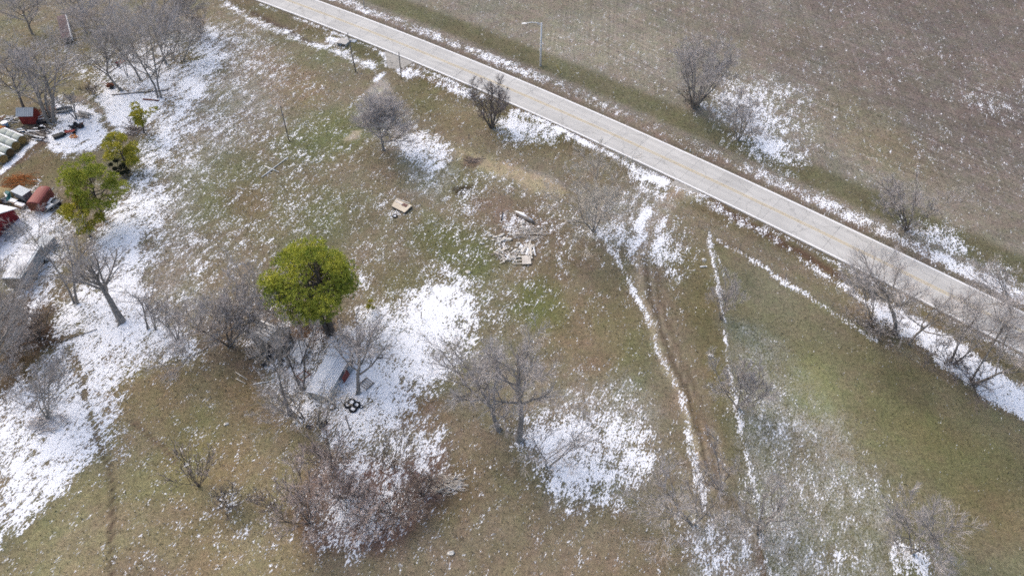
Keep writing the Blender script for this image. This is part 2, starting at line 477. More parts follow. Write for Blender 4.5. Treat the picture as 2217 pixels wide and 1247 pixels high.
north = sstep(2.5, 4.5, RD)
paint(north, (124, 113, 102))
paint(north * m_poly([(1050, -200), (1500, 60), (1900, 330), (2300, 560), (2300, 760), (1750, 420), (1250, 180), (900, 60), (500, -90)], 40), (138, 128, 113), .8)
paint(north * m_ell(1300, 110, 190, 55, 15), (150, 139, 124), .7)
paint(north * m_ell(1900, 300, 160, 60, 35), (134, 122, 97), .6)
paint(north * m_poly([(1650, -100), (2300, -100), (2300, 420), (2050, 330), (1850, 150)], 60), (117, 105, 97), .8)
_vn = sstep(8, 9.5, RD) * (1 - sstep(12.5, 15, RD))
paint(_vn, (102, 97, 70), .85)
_vn2 = sstep(3.7, 4.2, RD) * (1 - sstep(5, 8, RD))
paint(_vn2, (128, 112, 98), .8)
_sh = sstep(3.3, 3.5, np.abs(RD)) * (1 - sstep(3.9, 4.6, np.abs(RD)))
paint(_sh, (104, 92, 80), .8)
south_v = sstep(-7.5, -6.5, RD) * (1 - sstep(-4.3, -3.6, RD))
paint(south_v, (112, 101, 78), .8)
# lot
for e, c, k in [((720, 290, 130, 60, -20), (106, 110, 72), .8), ((470, 400, 110, 90, 0), (106, 106, 76), .7), ((650, 460, 180, 90, 10), (112, 108, 80), .7),
                ((990, 540, 130, 60, 20), (104, 106, 68), .8), ((960, 390, 110, 50, 20), (112, 108, 74), .7), ((1250, 700, 150, 70, 20), (116, 108, 76), .7),
                ((620, 165, 110, 55, 20), (132, 114, 94), .8), ((940, 220, 120, 60, 25), (120, 108, 84), .8), ((1210, 560, 110, 70, 10), (124, 108, 90), .6),
                ((1300, 700, 130, 90, 30), (130, 114, 92), .7), ((1310, 760, 90, 60, 20), (132, 116, 94), .7), ((1130, 290, 110, 40, 25), (116, 104, 76), .8),
                ((1110, 470, 120, 50, 20), (122, 104, 90), .8), ((1170, 660, 60, 60, 0), (104, 108, 62), .6), ((540, 440, 60, 40, 0), (120, 100, 82), .6),
                ((840, 600, 120, 40, 0), (116, 106, 80), .5), ((300, 340, 60, 40, -40), (108, 106, 76), .6), ((90, 370, 90, 35, -20), (118, 112, 76), .8)]:
    paint(m_ell(*e), c, k)
paint(m_poly([(180, 60), (230, 30), (150, 160), (110, 190)], 30), (120, 108, 74), .8)
paint(m_poly([(0, 100), (150, 60), (230, 130), (210, 190), (120, 190), (0, 260)], 30), (122, 110, 80), .7)
paint(m_ell(215, 150, 70, 40, 20), (110, 102, 74), .7)
# bottom left
paint(m_poly([(240, 780), (420, 760), (600, 880), (720, 1000), (700, 1250), (700, 1500), (-200, 1500), (60, 1140), (200, 980)], 45), (140, 126, 99), .9)
for e, c in [((330, 880, 120, 60, 20), (132, 117, 90)), ((450, 1000, 110, 60, 0), (140, 121, 92)), ((250, 1180, 200, 60, 0), (146, 132, 104)), ((620, 900, 120, 60, 20), (122, 108, 86)),
             ((500, 1190, 120, 60, 0), (142, 128, 101)), ((520, 830, 70, 50, 0), (128, 112, 84)), ((330, 1240, 90, 40, 0), (128, 112, 95))]:
    paint(m_ell(*e), c, .6)
paint(m_poly([(520, 640), (700, 640), (720, 740), (640, 760), (560, 820), (480, 800), (440, 720)], 30), (112, 98, 84), .8)
paint(m_ell(670, 715, 60, 25, 0), (112, 84, 62), .8)
paint(m_poly([(0, 640), (100, 650), (130, 700), (90, 760), (60, 820), (0, 880)], 20), (104, 86, 66), .9)
paint(m_ell(95, 725, 45, 28, 0), (84, 62, 54), .8)
# bottom middle
paint(m_poly([(960, 900), (1080, 960), (1180, 1100), (1400, 1120), (1500, 1300), (1500, 1500), (600, 1500), (700, 1220), (960, 1130), (1010, 1020)], 40), (135, 121, 101), .9)
paint(m_ell(960, 1060, 90, 70, 0), (116, 98, 74), .7)
paint(m_ell(1100, 1060, 120, 80, 0), (130, 115, 94), .6)
paint(m_poly([(700, 980), (860, 1000), (960, 960), (970, 1080), (900, 1150), (820, 1200), (680, 1190), (620, 1110)], 30), (118, 92, 80), 1.0)
paint(m_ell(900, 1060, 50, 30, 60), (96, 72, 64), .8)
paint(m_ell(690, 1140, 60, 60, 0), (118, 92, 80), .7)
paint(m_ell(920, 900, 60, 40, 0), (134, 108, 84), .7)
# dirt tracks to the gate
paint(m_line([(1440, 455), (1400, 520), (1395, 600), (1420, 690), (1455, 780), (1490, 860), (1520, 940), (1545, 1040)], 50, 20), (144, 131, 114), 1.0)
paint(m_line([(1480, 840), (1505, 890), (1520, 930), (1530, 960)], 16, 14), (144, 122, 92), .6)
paint(m_line([(1395, 560), (1405, 640), (1432, 720), (1462, 795), (1492, 860), (1512, 930), (1535, 1040)], 12, 7), (96, 84, 70), .9)
paint(m_line([(1380, 560), (1388, 640), (1412, 720), (1442, 795), (1472, 860), (1496, 930), (1518, 1040)], 13, 8), (166, 151, 131), .7)
paint(m_line([(1418, 560), (1426, 640), (1452, 720), (1482, 795), (1512, 860), (1532, 930), (1552, 1040)], 11, 7), (104, 91, 75), .75)
paint(m_line([(1505, 560), (1530, 700), (1560, 830), (1590, 960), (1620, 1060)], 44, 30), (108, 101, 72), .8)
paint(m_poly([(1430, 560), (1540, 560), (1560, 700), (1590, 880), (1560, 900), (1500, 760)], 20), (120, 110, 82), .7)
paint(m_poly([(985, 318), (1040, 330), (1120, 362), (1200, 392), (1235, 415), (1210, 428), (1120, 402), (1040, 372), (1000, 345)], 9), (168, 151, 126), .95)
paint(m_ell(1024, 348, 24, 14, 10, .4), (112, 92, 80), .9)
paint(m_ell(1000, 412, 22, 9, 15, .5), (66, 56, 42), .9)
paint(m_line([(1130, 365), (1180, 380), (1240, 410)], 9, 9), (140, 132, 124), .7)
paint(m_poly([(818, 166), (846, 166), (850, 196), (812, 212), (795, 200)], 8), (172, 165, 155), .95)
paint(m_line([(835, 185), (835, 215), (815, 240)], 24, 20), (160, 150, 138), .7)
paint(m_ell(766, 292, 20, 9, -25, .4), (176, 164, 146), .9)
paint(m_ell(945, 318, 55, 20, 20), (160, 148, 132), .5)
paint(m_poly([(1455, 388), (1505, 396), (1528, 416), (1490, 436), (1448, 424)], 9), (165, 152, 136), .9)
paint(m_poly([(1440, 412), (1480, 420), (1470, 436), (1430, 436)], 8), (152, 136, 116), .8)
paint(m_line([(1290, 300), (1340, 330), (1400, 362), (1440, 388)], 9, 7), (140, 136, 132), .9)       # thin gravel edge
# ditch bottoms with dead weeds
paint(m_line([(545, 30), (600, 55), (650, 82), (690, 98)], 9, 8), (92, 76, 68), .9)
paint(m_line([(870, 150), (940, 178), (1000, 196)], 12, 10), (112, 88, 70), .7)
paint(m_line([(1115, 232), (1180, 262), (1250, 296), (1300, 325)], 10, 8), (112, 92, 74), .8)
paint(m_line([(1552, 448), (1620, 484), (1690, 525), (1760, 560), (1830, 600)], 14, 10), (92, 68, 56), .85)
# pasture inside the wire fence
past = m_poly([(1540, 512), (1660, 580), (1760, 648), (1860, 712), (1960, 780), (2090, 850), (2300, 960), (2500, 1500), (1700, 1500), (1655, 1247), (1610, 940), (1568, 690)], 5)
paint(past, (121, 115, 91), .95)
for e, c, k in [((1760, 840, 60, 90, -30), (124, 128, 88), .6), ((1950, 900, 120, 45, 30), (122, 120, 86), .7), ((1680, 640, 90, 60, 40), (120, 115, 97), .8), ((1950, 830, 130, 50, 30), (110, 104, 80), .7),
                ((2080, 1000, 180, 90, 30), (112, 106, 74), .7), ((1800, 700, 80, 40, 35), (116, 108, 90), .7), ((1900, 960, 110, 60, 20), (122, 117, 88), .6), ((2130, 1120, 130, 80, 0), (118, 104, 78), .6),
                ((1650, 760, 40, 60, 0), (116, 114, 86), .6), ((1760, 1000, 90, 70, 0), (128, 118, 98), .5)]:
    paint(past * m_ell(*e), c, k)
paint(m_line([(1640, 1180), (1655, 1247), (1665, 1300)], 16, 10), (108, 88, 68), .9)
paint(m_poly([(1590, 560), (1700, 600), (1830, 640), (1900, 700), (1860, 700), (1760, 636), (1650, 566)], 10), (124, 109, 98), .7)
# yard, muddy wheel ruts
paint(m_poly([(0, 395), (110, 330), (150, 300), (150, 345), (90, 400), (0, 450)], 20), (122, 108, 84), .9)
paint(m_line([(0, 380), (40, 350), (95, 308)], 12, 8), (112, 92, 78), .9)
paint(m_poly([(110, 440), (190, 380), (200, 440), (150, 480), (120, 480)], 15), (118, 104, 80), .9)
paint(m_poly([(60, 262), (115, 285), (100, 315), (70, 300)], 6), (90, 78, 74), .9)
_k = north[:, None]
T *= np.array([.785, .81, .785]) * (1 - _k) + np.array([.80, .85, .86]) * _k
T *= (1 + 0.17 * fbm(GX / 9, GY / 9, 61, 3) + 0.15 * fbm(GX / 2.6, GY / 2.6, 71, 3))[:, None]
_ol = np.clip(fbm(GX / 7 + 3, GY / 7, 131, 3) * 1.4, 0, 1)[:, None] * (1 - .7 * _k) * (1 - .6 * past[:, None])
T *= 1 - _ol * np.array([.16, .05, .20])
_hue = fbm(GX / 5, GY / 5, 81, 3)
T *= 1 + np.stack([0.04 * _hue, -0.01 * _hue, -0.05 * _hue], 1)

# --- where the thin snow still lies: share of the ground it covers
S = np.full(len(GX), 0.05)
def lay(mask, c):
    global S
    S = np.maximum(S, mask * c)
def clear(mask, c):
    global S
    S = S * (1 - mask) + np.minimum(S, c) * mask

_inlot = 1 - north
lay(_inlot * m_poly([(440, 40), (800, 190), (1000, 280), (1300, 420), (1240, 620), (1100, 720), (700, 720), (400, 760), (380, 420)], 60), .125)
lay(_inlot * m_ell(640, 330, 200, 110, 10), .12)
lay(_inlot * m_ell(1160, 500, 140, 70, 10), .15)
lay(north, .045)
lay(north * m_poly([(1500, -100), (2300, -100), (2300, 430), (1900, 300), (1700, 60)], 60), .05)
lay(m_poly([(-100, 1100), (300, 860), (700, 980), (640, 1300), (-100, 1300)], 40), .085)
lay(past, .012); clear(past, .012)
clear(m_poly([(1580, 545), (1640, 560), (1900, 690), (1880, 700), (1740, 625)], 8), .03)
clear(_vn, .02); clear(m_poly([(490, 790), (640, 830), (690, 930), (600, 930), (420, 830)], 30), .03)
clear(m_poly([(985, 318), (1120, 362), (1235, 415), (1210, 428), (1040, 372)], 9), .03)

B = [  # polygon, softness, coverage
 ([(455, 50), (505, 95), (490, 150), (450, 200), (425, 250), (392, 300), (372, 360), (375, 420), (345, 480), (318, 530), (322, 590), (330, 680), (420, 715), (425, 765), (330, 785), (270, 830), (235, 900), (205, 975), (135, 1060), (62, 1130), (-20, 1210), (-20, 880), (62, 800), (112, 740), (122, 690), (172, 610), (207, 530), (242, 470), (272, 400), (303, 330), (347, 260), (382, 190), (402, 130), (442, 70)], 15, .87),
 ([(500, 60), (590, 110), (600, 180), (560, 230), (500, 300), (440, 340), (395, 400), (360, 500), (350, 600), (420, 700), (330, 700), (320, 560), (365, 420), (378, 300), (440, 200), (490, 130)], 40, .42),
 ([(340, 480), (420, 430), (470, 560), (480, 660), (420, 720), (330, 690)], 45, .30),
 ([(105, 215), (200, 212), (240, 188), (345, 198), (358, 215), (335, 260), (300, 285), (250, 290), (205, 325), (150, 342), (98, 332), (106, 290), (128, 260)], 9, .965),
 ([(170, 150), (250, 120), (330, 100), (400, 70), (440, 70), (400, 140), (380, 200), (340, 205), (240, 190), (190, 200)], 22, .62),
 ([(100, 110), (150, 90), (190, 120), (150, 150), (110, 140)], 18, .35),
 ([(255, 220), (350, 215), (330, 262), (290, 270), (240, 285), (225, 250)], 9, .93),
 ([(-20, 520), (40, 470), (110, 430), (140, 470), (160, 490), (145, 540), (120, 640), (60, 680), (-20, 560)], 12, .72),
 ([(55, 400), (85, 385), (85, 405), (60, 420)], 6, .5),
 ([(775, 655), (850, 640), (960, 612), (1005, 580), (1035, 640), (1040, 720), (1000, 780), (955, 830), (905, 885), (855, 930), (770, 975), (705, 960), (690, 905), (640, 915), (605, 900), (640, 860), (665, 780), (705, 720), (745, 690)], 14, .85),
 ([(860, 640), (950, 570), (1010, 540), (1060, 620), (1060, 740), (1000, 800), (960, 700)], 30, .42),
 ([(1040, 560), (1000, 620), (960, 640), (940, 610), (1000, 560)], 12, .3),
 ([(700, 940), (900, 890), (960, 960), (930, 1050), (900, 1100), (830, 1140), (770, 1190), (690, 1175), (680, 1110), (740, 1060)], 28, .56),
 ([(820, 960), (900, 960), (860, 1060), (760, 1200), (720, 1170), (790, 1080)], 14, .62),
 ([(960, 1030), (1000, 1010), (1000, 1060), (965, 1080)], 8, .45),
 ([(530, 740), (600, 730), (660, 730), (700, 700), (740, 700), (690, 850), (620, 890), (580, 830)], 16, .55),
 ([(840, 312), (900, 286), (965, 300), (990, 335), (965, 372), (935, 378), (890, 355)], 9, .82),
 ([(880, 290), (950, 296), (990, 330), (960, 345)], 10, .93),
 ([(860, 340), (960, 350), (990, 370), (960, 420), (900, 415)], 18, .35),
 ([(1072, 258), (1120, 238), (1180, 260), (1230, 290), (1170, 305), (1110, 300), (1080, 290)], 10, .78),
 ([(1515, 220), (1580, 188), (1680, 196), (1705, 260), (1735, 320), (1700, 352), (1640, 335), (1600, 300), (1560, 262)], 26, .66),
 ([(1630, 270), (1700, 280), (1725, 325), (1680, 340), (1620, 310)], 12, .85),
 ([(1545, 200), (1610, 205), (1600, 240), (1550, 235)], 14, .7),
 ([(1700, 190), (1760, 200), (1740, 280), (1710, 280)], 25, .22),
 ([(2060, 210), (2217, 200), (2217, 260), (2130, 250)], 20, .28),
 ([(1955, 490), (2060, 495), (2090, 540), (2050, 560), (1985, 530)], 16, .72),
 ([(2050, 520), (2217, 600), (2217, 640), (2100, 580)], 18, .28),
 ([(1255, 500), (1330, 478), (1380, 500), (1375, 560), (1325, 520), (1290, 505)], 10, .6),
 ([(1300, 420), (1420, 400), (1450, 440), (1380, 500), (1300, 500)], 25, .34),
 ([(1405, 470), (1490, 480), (1500, 550), (1460, 610), (1405, 560)], 18, .42),
 ([(1880, 640), (1960, 672), (2110, 760), (2230, 850), (2230, 905), (2120, 840), (1980, 745), (1900, 690)], 7, .95),
 ([(1940, 715), (2060, 790), (2217, 890), (2217, 910), (2050, 800)], 6, .9),
 ([(1605, 780), (1670, 780), (1720, 870), (1800, 940), (1840, 1010), (1850, 1100), (1900, 1260), (1650, 1260), (1620, 1010)], 40, .17),
 ([(1620, 850), (1690, 850), (1730, 930), (1700, 985), (1640, 960)], 22, .36),
 ([(1640, 1090), (1850, 1110), (1890, 1260), (1660, 1260)], 30, .34),
 ([(1690, 1010), (1850, 1000), (1920, 1080), (1850, 1110)], 30, .25),
 ([(1940, 1180), (2010, 1188), (2015, 1260), (1945, 1230)], 12, .7),
 ([(1465, 1125), (1560, 1130), (1630, 1140), (1645, 1260), (1560, 1260), (1480, 1200)], 16, .34),
 ([(1090, 930), (1150, 908), (1290, 880), (1390, 905), (1418, 990), (1370, 1060), (1260, 1092), (1195, 1080), (1175, 1010), (1120, 970)], 14, .84),
 ([(1150, 890), (1260, 850), (1335, 825), (1390, 880), (1300, 915), (1180, 930)], 22, .42),
 ([(1240, 1050), (1370, 1060), (1330, 1110), (1230, 1110)], 16, .45),
 ([(1080, 468), (1140, 460), (1160, 500), (1120, 515), (1085, 500)], 9, .6),
 ([(1060, 505), (1110, 505), (1100, 545), (1065, 535)], 9, .45),
 ([(1075, 535), (1150, 530), (1145, 575), (1080, 560)], 8, .4),
 ([(955, 412), (1025, 412), (1020, 455), (950, 455)], 12, .5),
 ([(835, 452), (860, 452), (870, 470), (845, 475)], 6, .6),
 ([(985, 580), (1030, 570), (1010, 610)], 10, .45),
 ([(700, 235), (770, 220), (750, 270), (700, 270)], 14, .22),
 ([(565, 285), (610, 280), (600, 330), (570, 320)], 14, .2),
 ([(770, 600), (800, 598), (795, 625), (772, 620)], 6, .7),
 ([(480, 1040), (530, 1050), (520, 1100), (470, 1110)], 16, .4),
 ([(220, 880), (290, 960), (260, 1000), (220, 980)], 25, .3),
 ([(430, 350), (560, 300), (560, 370), (460, 400)], 30, .10)]
for p, s, c in B: lay(m_poly(p, s * (2.3 if s > 9 else 1.2) + (5 if s > 9 else 1)), c if c < .8 else (c if s < 10 else c * .94))
Ls = [([(74, 308), (0, 374)], 13, 3, .98), ([(480, 2), (540, 45), (606, 66), (659, 90), (712, 106), (752, 124), (804, 143)], 13, 12, .6),
      ([(710, 80), (722, 92), (735, 100)], 18, 10, .5), ([(825, 112), (836, 128), (836, 140)], 9, 7, .7),
      ([(868, 150), (910, 166), (990, 194), (1040, 212)], 15, 12, .55), ([(875, 158), (900, 160)], 16, 8, .8), ([(815, 172), (830, 162)], 10, 6, .85),
      ([(1110, 236), (1190, 268), (1260, 305), (1330, 340), (1400, 378), (1430, 398)], 10, 8, .86), ([(1380, 372), (1440, 402)], 17, 10, .8),
      ([(1425, 400), (1470, 404), (1500, 418), (1540, 445), (1600, 478), (1650, 500)], 20, 13, .74), ([(1640, 500), (1700, 536), (1780, 590), (1840, 625), (1890, 665)], 13, 10, .62),
      ([(1400, 455), (1375, 520), (1368, 540)], 24, 9, .88), ([(1400, 418), (1440, 425), (1400, 440)], 12, 8, .6), ([(1440, 470), (1418, 530), (1430, 570)], 20, 14, .66),
      ([(1305, 505), (1345, 570), (1375, 640), (1400, 690)], 13, 8, .68), ([(1400, 690), (1425, 760), (1450, 800), (1480, 870), (1495, 930)], 11, 8, .58), ([(1490, 930), (1500, 1000), (1520, 1080), (1545, 1160), (1560, 1260)], 15, 9, .66),
      ([(1490, 1150), (1530, 1200), (1540, 1260)], 14, 9, .65), ([(1570, 1140), (1590, 1260)], 12, 9, .6), ([(1610, 1160), (1625, 1260)], 10, 8, .6),
      ([(1535, 508), (1548, 580), (1560, 650), (1566, 690)], 9, 5, .86), ([(1568, 690), (1574, 760), (1588, 850), (1600, 905)], 9, 5, .82), ([(1600, 895), (1612, 960), (1628, 1040), (1640, 1100), (1652, 1160), (1672, 1270)], 11, 5, .92), ([(1618, 950), (1634, 1040)], 8, 7, .5), ([(1648, 1150), (1668, 1260)], 12, 5, .88), ([(1550, 520), (1566, 600)], 4, 4, .3),
      ([(1537, 507), (1600, 545), (1640, 570)], 9, 6, .5), ([(1625, 560), (1700, 612), (1760, 645)], 10, 5, .85), ([(1760, 645), (1830, 695), (1900, 740)], 8, 6, .55),
      ([(590, 362), (622, 340)], 3, 4, .4), ([(640, 700), (560, 720)], 20, 12, .4)]
for p, wd, s, c in Ls: lay(m_line(p, wd, s * 1.5), c)
# snow along the pavement edges, by distance from the road
_s = fbm(GX / 14, GY / 14, 91, 2)
_br = 0.5 + 0.5 * np.clip((PX - 650) / 1500, 0, 1)
strip = sstep(4.4, 5.2, RD) * (1 - sstep(6.6, 8.4, RD))
lay(strip, 1.0)
S = np.where(strip > 0.05, np.minimum(S, np.maximum(0.04, strip * np.interp(PX, [600, 900, 1150, 1230, 1300, 1450, 1520, 1640, 1800, 1950, 2050, 2217], [.62, .60, .55, .34, .26, .2, .34, .46, .46, .50, .70, .72]) * (1 + .35 * _s))), S)
edge_s = sstep(-5.0, -4.5, RD) * (1 - sstep(-4.0, -3.6, RD)); lay(edge_s * (PX > 560), .38)
# trampled and muddy lines through the snow
for p, wd, c in [([(150, 750), (180, 830), (215, 960), (235, 1010), (243, 1060), (240, 1247)], 10, .1), ([(285, 915), (330, 950), (380, 1000)], 7, .1), ([(180, 720), (120, 740)], 6, .3), ([(155, 790), (190, 850)], 6, .35),
                 ([(140, 215), (175, 215), (205, 225), (228, 248), (238, 280)], 15, .08), ([(60, 880), (30, 960), (10, 1060)], 10, .5), ([(110, 310), (150, 322), (190, 305)], 4, .4), ([(95, 325), (150, 338), (200, 325)], 4, .35), ([(225, 262), (240, 275)], 14, .2)]:
    clear(m_line(p, wd, wd), c)
paint(m_line([(140, 215), (175, 215), (205, 225), (225, 245)], 13, 6), (128, 118, 106), .95)
for x, y, r in [(350, 355, 10), (362, 378, 14), (330, 398, 8), (345, 372, 6), (338, 376, 5), (365, 410, 9), (320, 410, 6), (305, 530, 10), (95, 1005, 14), (70, 1030, 12), (75, 975, 9), (130, 1000, 9), (75, 1070, 14), (110, 1095, 12), (100, 950, 8), (290, 470, 7), (990, 700, 8), (980, 745, 10), (1240, 990, 10), (1330, 1010, 12), (1300, 1060, 14), (1220, 1050, 8), (1370, 960, 9)]:
    clear(m_ell(x, y, r * 1.3, r, 0, .8), .2)
clear(m_line([(240, 1010), (243, 1060), (241, 1150), (240, 1260)], 11, 6), .04)
paint(m_line([(205, 945), (235, 1010), (243, 1060), (241, 1150), (240, 1260)], 9, 5), (78, 68, 55), .9)
paint(m_line([(285, 915), (320, 940), (350, 965), (380, 1000)], 9, 5), (96, 80, 66), .85)
paint(m_line([(170, 830), (205, 945)], 8, 5), (104, 96, 90), .8)
_v = fbm(GX / 5, GY / 5, 101, 3); _v2 = fbm(GX / 1.6, GY / 1.6, 111, 2)
S = np.where(S < .3, S * np.clip(1 + 1.1 * _v + .5 * _v2, .25, 2.6), S + (S * (1 - S)) * (1.7 * _v + 1.3 * _v2))
S = np.clip(S, 0.004, 0.965)
S[np.abs(RD) < ROAD_HW] = 0.004

DUST = np.zeros(len(GX))
for p_, s_, c_ in [([(1600, 720), (1660, 740), (1740, 840), (1820, 920), (1880, 1010), (1930, 1100), (1930, 1260), (1640, 1260), (1600, 900)], 50, .34), ([(1620, 830), (1700, 850), (1740, 940), (1700, 1000), (1630, 980)], 30, .5),
                   ([(1650, 1090), (1860, 1110), (1880, 1260), (1660, 1260)], 35, .48), ([(1565, 690), (1640, 700), (1720, 780), (1650, 800), (1585, 800)], 25, .18), ([(1490, 1100), (1620, 1130), (1645, 1260), (1500, 1260)], 25, .5),
                   ([(470, 60), (600, 120), (600, 240), (480, 330), (400, 480), (440, 700), (330, 700), (330, 520)], 50, .3), ([(860, 330), (970, 340), (1000, 380), (950, 430), (890, 410)], 25, .35), ([(1260, 420), (1420, 400), (1450, 440), (1380, 540), (1290, 510)], 25, .4),
                   ([(700, 900), (940, 900), (960, 1060), (780, 1190), (690, 1150)], 40, .3), ([(560, 740), (720, 720), (700, 880), (600, 880)], 25, .4), ([(1130, 860), (1350, 820), (1420, 900), (1400, 1060), (1200, 1100)], 40, .3)]:
    DUST = np.maximum(DUST, m_poly(p_, s_) * c_)
DUST = np.clip(.42 * DUST * (1 + .9 * fbm(GX / 3.5, GY / 3.5, 141, 3)), 0, .85)
S = np.where((DUST > .1) & past.astype(bool), S * .72, S)
# coverage -> threshold on noise of known spread
def probit(p):
    q = np.sqrt(-2 * np.log(np.minimum(p, 1 - p)))
    x = q - (2.30753 + .27061 * q) / (1 + .99229 * q + .04481 * q * q)
    return np.where(p < .5, -x, x)
THR = 0.5 - 0.088 * probit(S)

ii = np.arange(NY - 1)[:, None] * NX + np.arange(NX - 1)[None, :]
quads = np.stack([ii, ii + 1, ii + NX + 1, ii + NX], -1).reshape(-1, 4)
gm = raw_mesh("ground", np.stack([GX, GY, GZ], 1), quads, None, smooth=True)
ca = gm.color_attributes.new("tint", 'FLOAT_COLOR', 'POINT'); ca.data.foreach_set("color", np.c_[T, np.ones(len(T))].astype(np.float32).ravel())
sa = gm.attributes.new("snow_threshold", 'FLOAT', 'POINT'); sa.data.foreach_set("value", THR.astype(np.float32))

da = gm.attributes.new('dusting', 'FLOAT', 'POINT'); da.data.foreach_set('value', DUST.astype(np.float32))
ra = gm.attributes.new('rows', 'FLOAT', 'POINT'); ra.data.foreach_set('value', (sstep(14, 20, RD) * north).astype(np.float32))

def ground_material():
    m = bpy.data.materials.new("winter_grass_and_snow"); m.use_nodes = True
    n = m.node_tree.nodes; l = m.node_tree.links; b = n["Principled BSDF"]
    b.inputs["Specular IOR Level"].default_value = 0.15
    geo = n.new("ShaderNodeNewGeometry")
    def noise(scale, det, rgh, stretch=None, rot=0.0, off=(0, 0, 0)):
        mp = n.new("ShaderNodeMapping"); l.new(geo.outputs["Position"], mp.inputs[0])
        mp.inputs["Rotation"].default_value = (0, 0, rot); mp.inputs["Location"].default_value = off
        if stretch:
            m2 = n.new("ShaderNodeMapping"); l.new(mp.outputs[0], m2.inputs[0]); m2.inputs["Scale"].default_value = stretch; mp = m2
        t = n.new("ShaderNodeTexNoise"); t.inputs["Scale"].default_value = scale; t.inputs["Detail"].default_value = det; t.inputs["Roughness"].default_value = rgh
        l.new(mp.outputs[0], t.inputs["Vector"]); return t
    def math_(op, a, c, clamp=False):
        x = n.new("ShaderNodeMath"); x.operation = op; x.use_clamp = clamp
        for i, q in ((0, a), (1, c)):
            if isinstance(q, (int, float)): x.inputs[i].default_value = q
            else: l.new(q, x.inputs[i])
        return x.outputs[0]
    def rng_(v, a, c, d, e, smooth=False):
        x = n.new("ShaderNodeMapRange"); x.interpolation_type = 'SMOOTHSTEP' if smooth else 'LINEAR'
        l.new(v, x.inputs[0]); x.inputs[1].default_value, x.inputs[2].default_value, x.inputs[3].default_value, x.inputs[4].default_value = a, c, d, e
        return x.outputs[0]
    tint = n.new("ShaderNodeAttribute"); tint.attribute_name = "tint"
    thr = n.new("ShaderNodeAttribute"); thr.attribute_name = "snow_threshold"
    # snow: patches of wind-laid snow caught between tufts
    s1 = noise(4.0, 3, .62, stretch=(.72, 1.35, 1), rot=R(-62)); s2 = noise(0.9, 2, .5, stretch=(.6, 1.3, 1), rot=R(-66), off=(3, 9, 0)); s3 = noise(8, 2, .6)
    row = noise(1.0, 2, .6, stretch=(.035, 2.6, 1), rot=R(44)); row2 = noise(1.0, 2, .6, stretch=(.03, 1.9, 1), rot=R(-84))
    rows = n.new('ShaderNodeAttribute'); rows.attribute_name = 'rows'
    rowv = math_('MULTIPLY', math_('SUBTRACT', math_('ADD', math_('MULTIPLY', row.outputs['Fac'], .6), math_('MULTIPLY', row2.outputs['Fac'], .4)), .5), rows.outputs['Fac'])
    s = math_('ADD', math_('ADD', math_('MULTIPLY', s1.outputs["Fac"], .56), math_('MULTIPLY', s2.outputs["Fac"], .28)), math_('MULTIPLY', s3.outputs["Fac"], .16))
    # sward: tufts, blades, thatch
    a = noise(2.4, 4, .7); f = noise(7.5, 3, .7); g = noise(0.55, 3, .6, off=(7, 3, 1))
    v1 = rng_(a.outputs["Fac"], .3, .7, .72, 1.28); v2 = rng_(f.outputs["Fac"], .3, .7, .6, 1.4)
    v0 = math_('MULTIPLY', v1, v2); v = math_('MULTIPLY', v0, math_('ADD', math_('MULTIPLY', rowv, 1.5), 1.0))
    sc = n.new("ShaderNodeVectorMath"); sc.operation = 'SCALE'; l.new(tint.outputs["Color"], sc.inputs[0]); l.new(v, sc.inputs["Scale"])
    hue = n.new("ShaderNodeMix"); hue.data_type = 'RGBA'; hue.blend_type = 'MULTIPLY'
    hue.inputs[6].default_value = (1, 1, 1, 1)
    r = n.new("ShaderNodeValToRGB"); r.color_ramp.elements[0].position = .33; r.color_ramp.elements[1].position = .67
    r.color_ramp.elements[0].color = (.95, 1.01, .95, 1); r.color_ramp.elements[1].color = (1.05, .99, 1.06, 1)
    l.new(g.outputs["Fac"], r.inputs[0])
    l.new(sc.outputs[0], hue.inputs[6]); l.new(r.outputs[0], hue.inputs[7]); hue.inputs[0].default_value = 1.0
    # widen: the weighted sum is narrower than one noise
    s = math_('ADD', math_('MULTIPLY', math_('SUBTRACT', s, .5), 1.45), .5)
    d = math_('ADD', math_('SUBTRACT', s, thr.outputs["Fac"]), math_('MULTIPLY', rowv, .28))
    fac = rng_(d, -.025, .035, 0, 1, True)
    thin = rng_(d, .0, .10, .78, 1.0)
    dus = n.new("ShaderNodeAttribute"); dus.attribute_name = "dusting"
    dz = math_('MULTIPLY', dus.outputs["Fac"], rng_(math_('ADD', math_('MULTIPLY', s, .6), math_('MULTIPLY', f.outputs['Fac'], .4)), .42, .60, .0, 2.0))
    fac2 = math_('MAXIMUM', math_('MULTIPLY', fac, thin), dz, True)
    mx = n.new("ShaderNodeMix"); mx.data_type = 'RGBA'
    l.new(fac2, mx.inputs[0]); l.new(hue.outputs[2], mx.inputs[6]); mx.inputs[7].default_value = (.80, .815, .845, 1)
    l.new(mx.outputs[2], b.inputs["Base Color"])
    b.inputs["Roughness"].default_value = .9
    h = math_('ADD', math_('ADD', math_('MULTIPLY', f.outputs["Fac"], .05), math_('MULTIPLY', a.outputs["Fac"], .10)), math_('MULTIPLY', fac2, .03))
    bp = n.new("ShaderNodeBump"); bp.inputs["Strength"].default_value = .9; bp.inputs["Distance"].default_value = 1.0
    l.new(h, bp.inputs["Height"]); l.new(bp.outputs[0], b.inputs["Normal"])
    return m
M['ground'] = ground_material(); gm.materials.append(M['ground'])
ground = link("ground", gm); tag(ground, "winter grass and ploughed field with patchy melting snow", kind="structure")

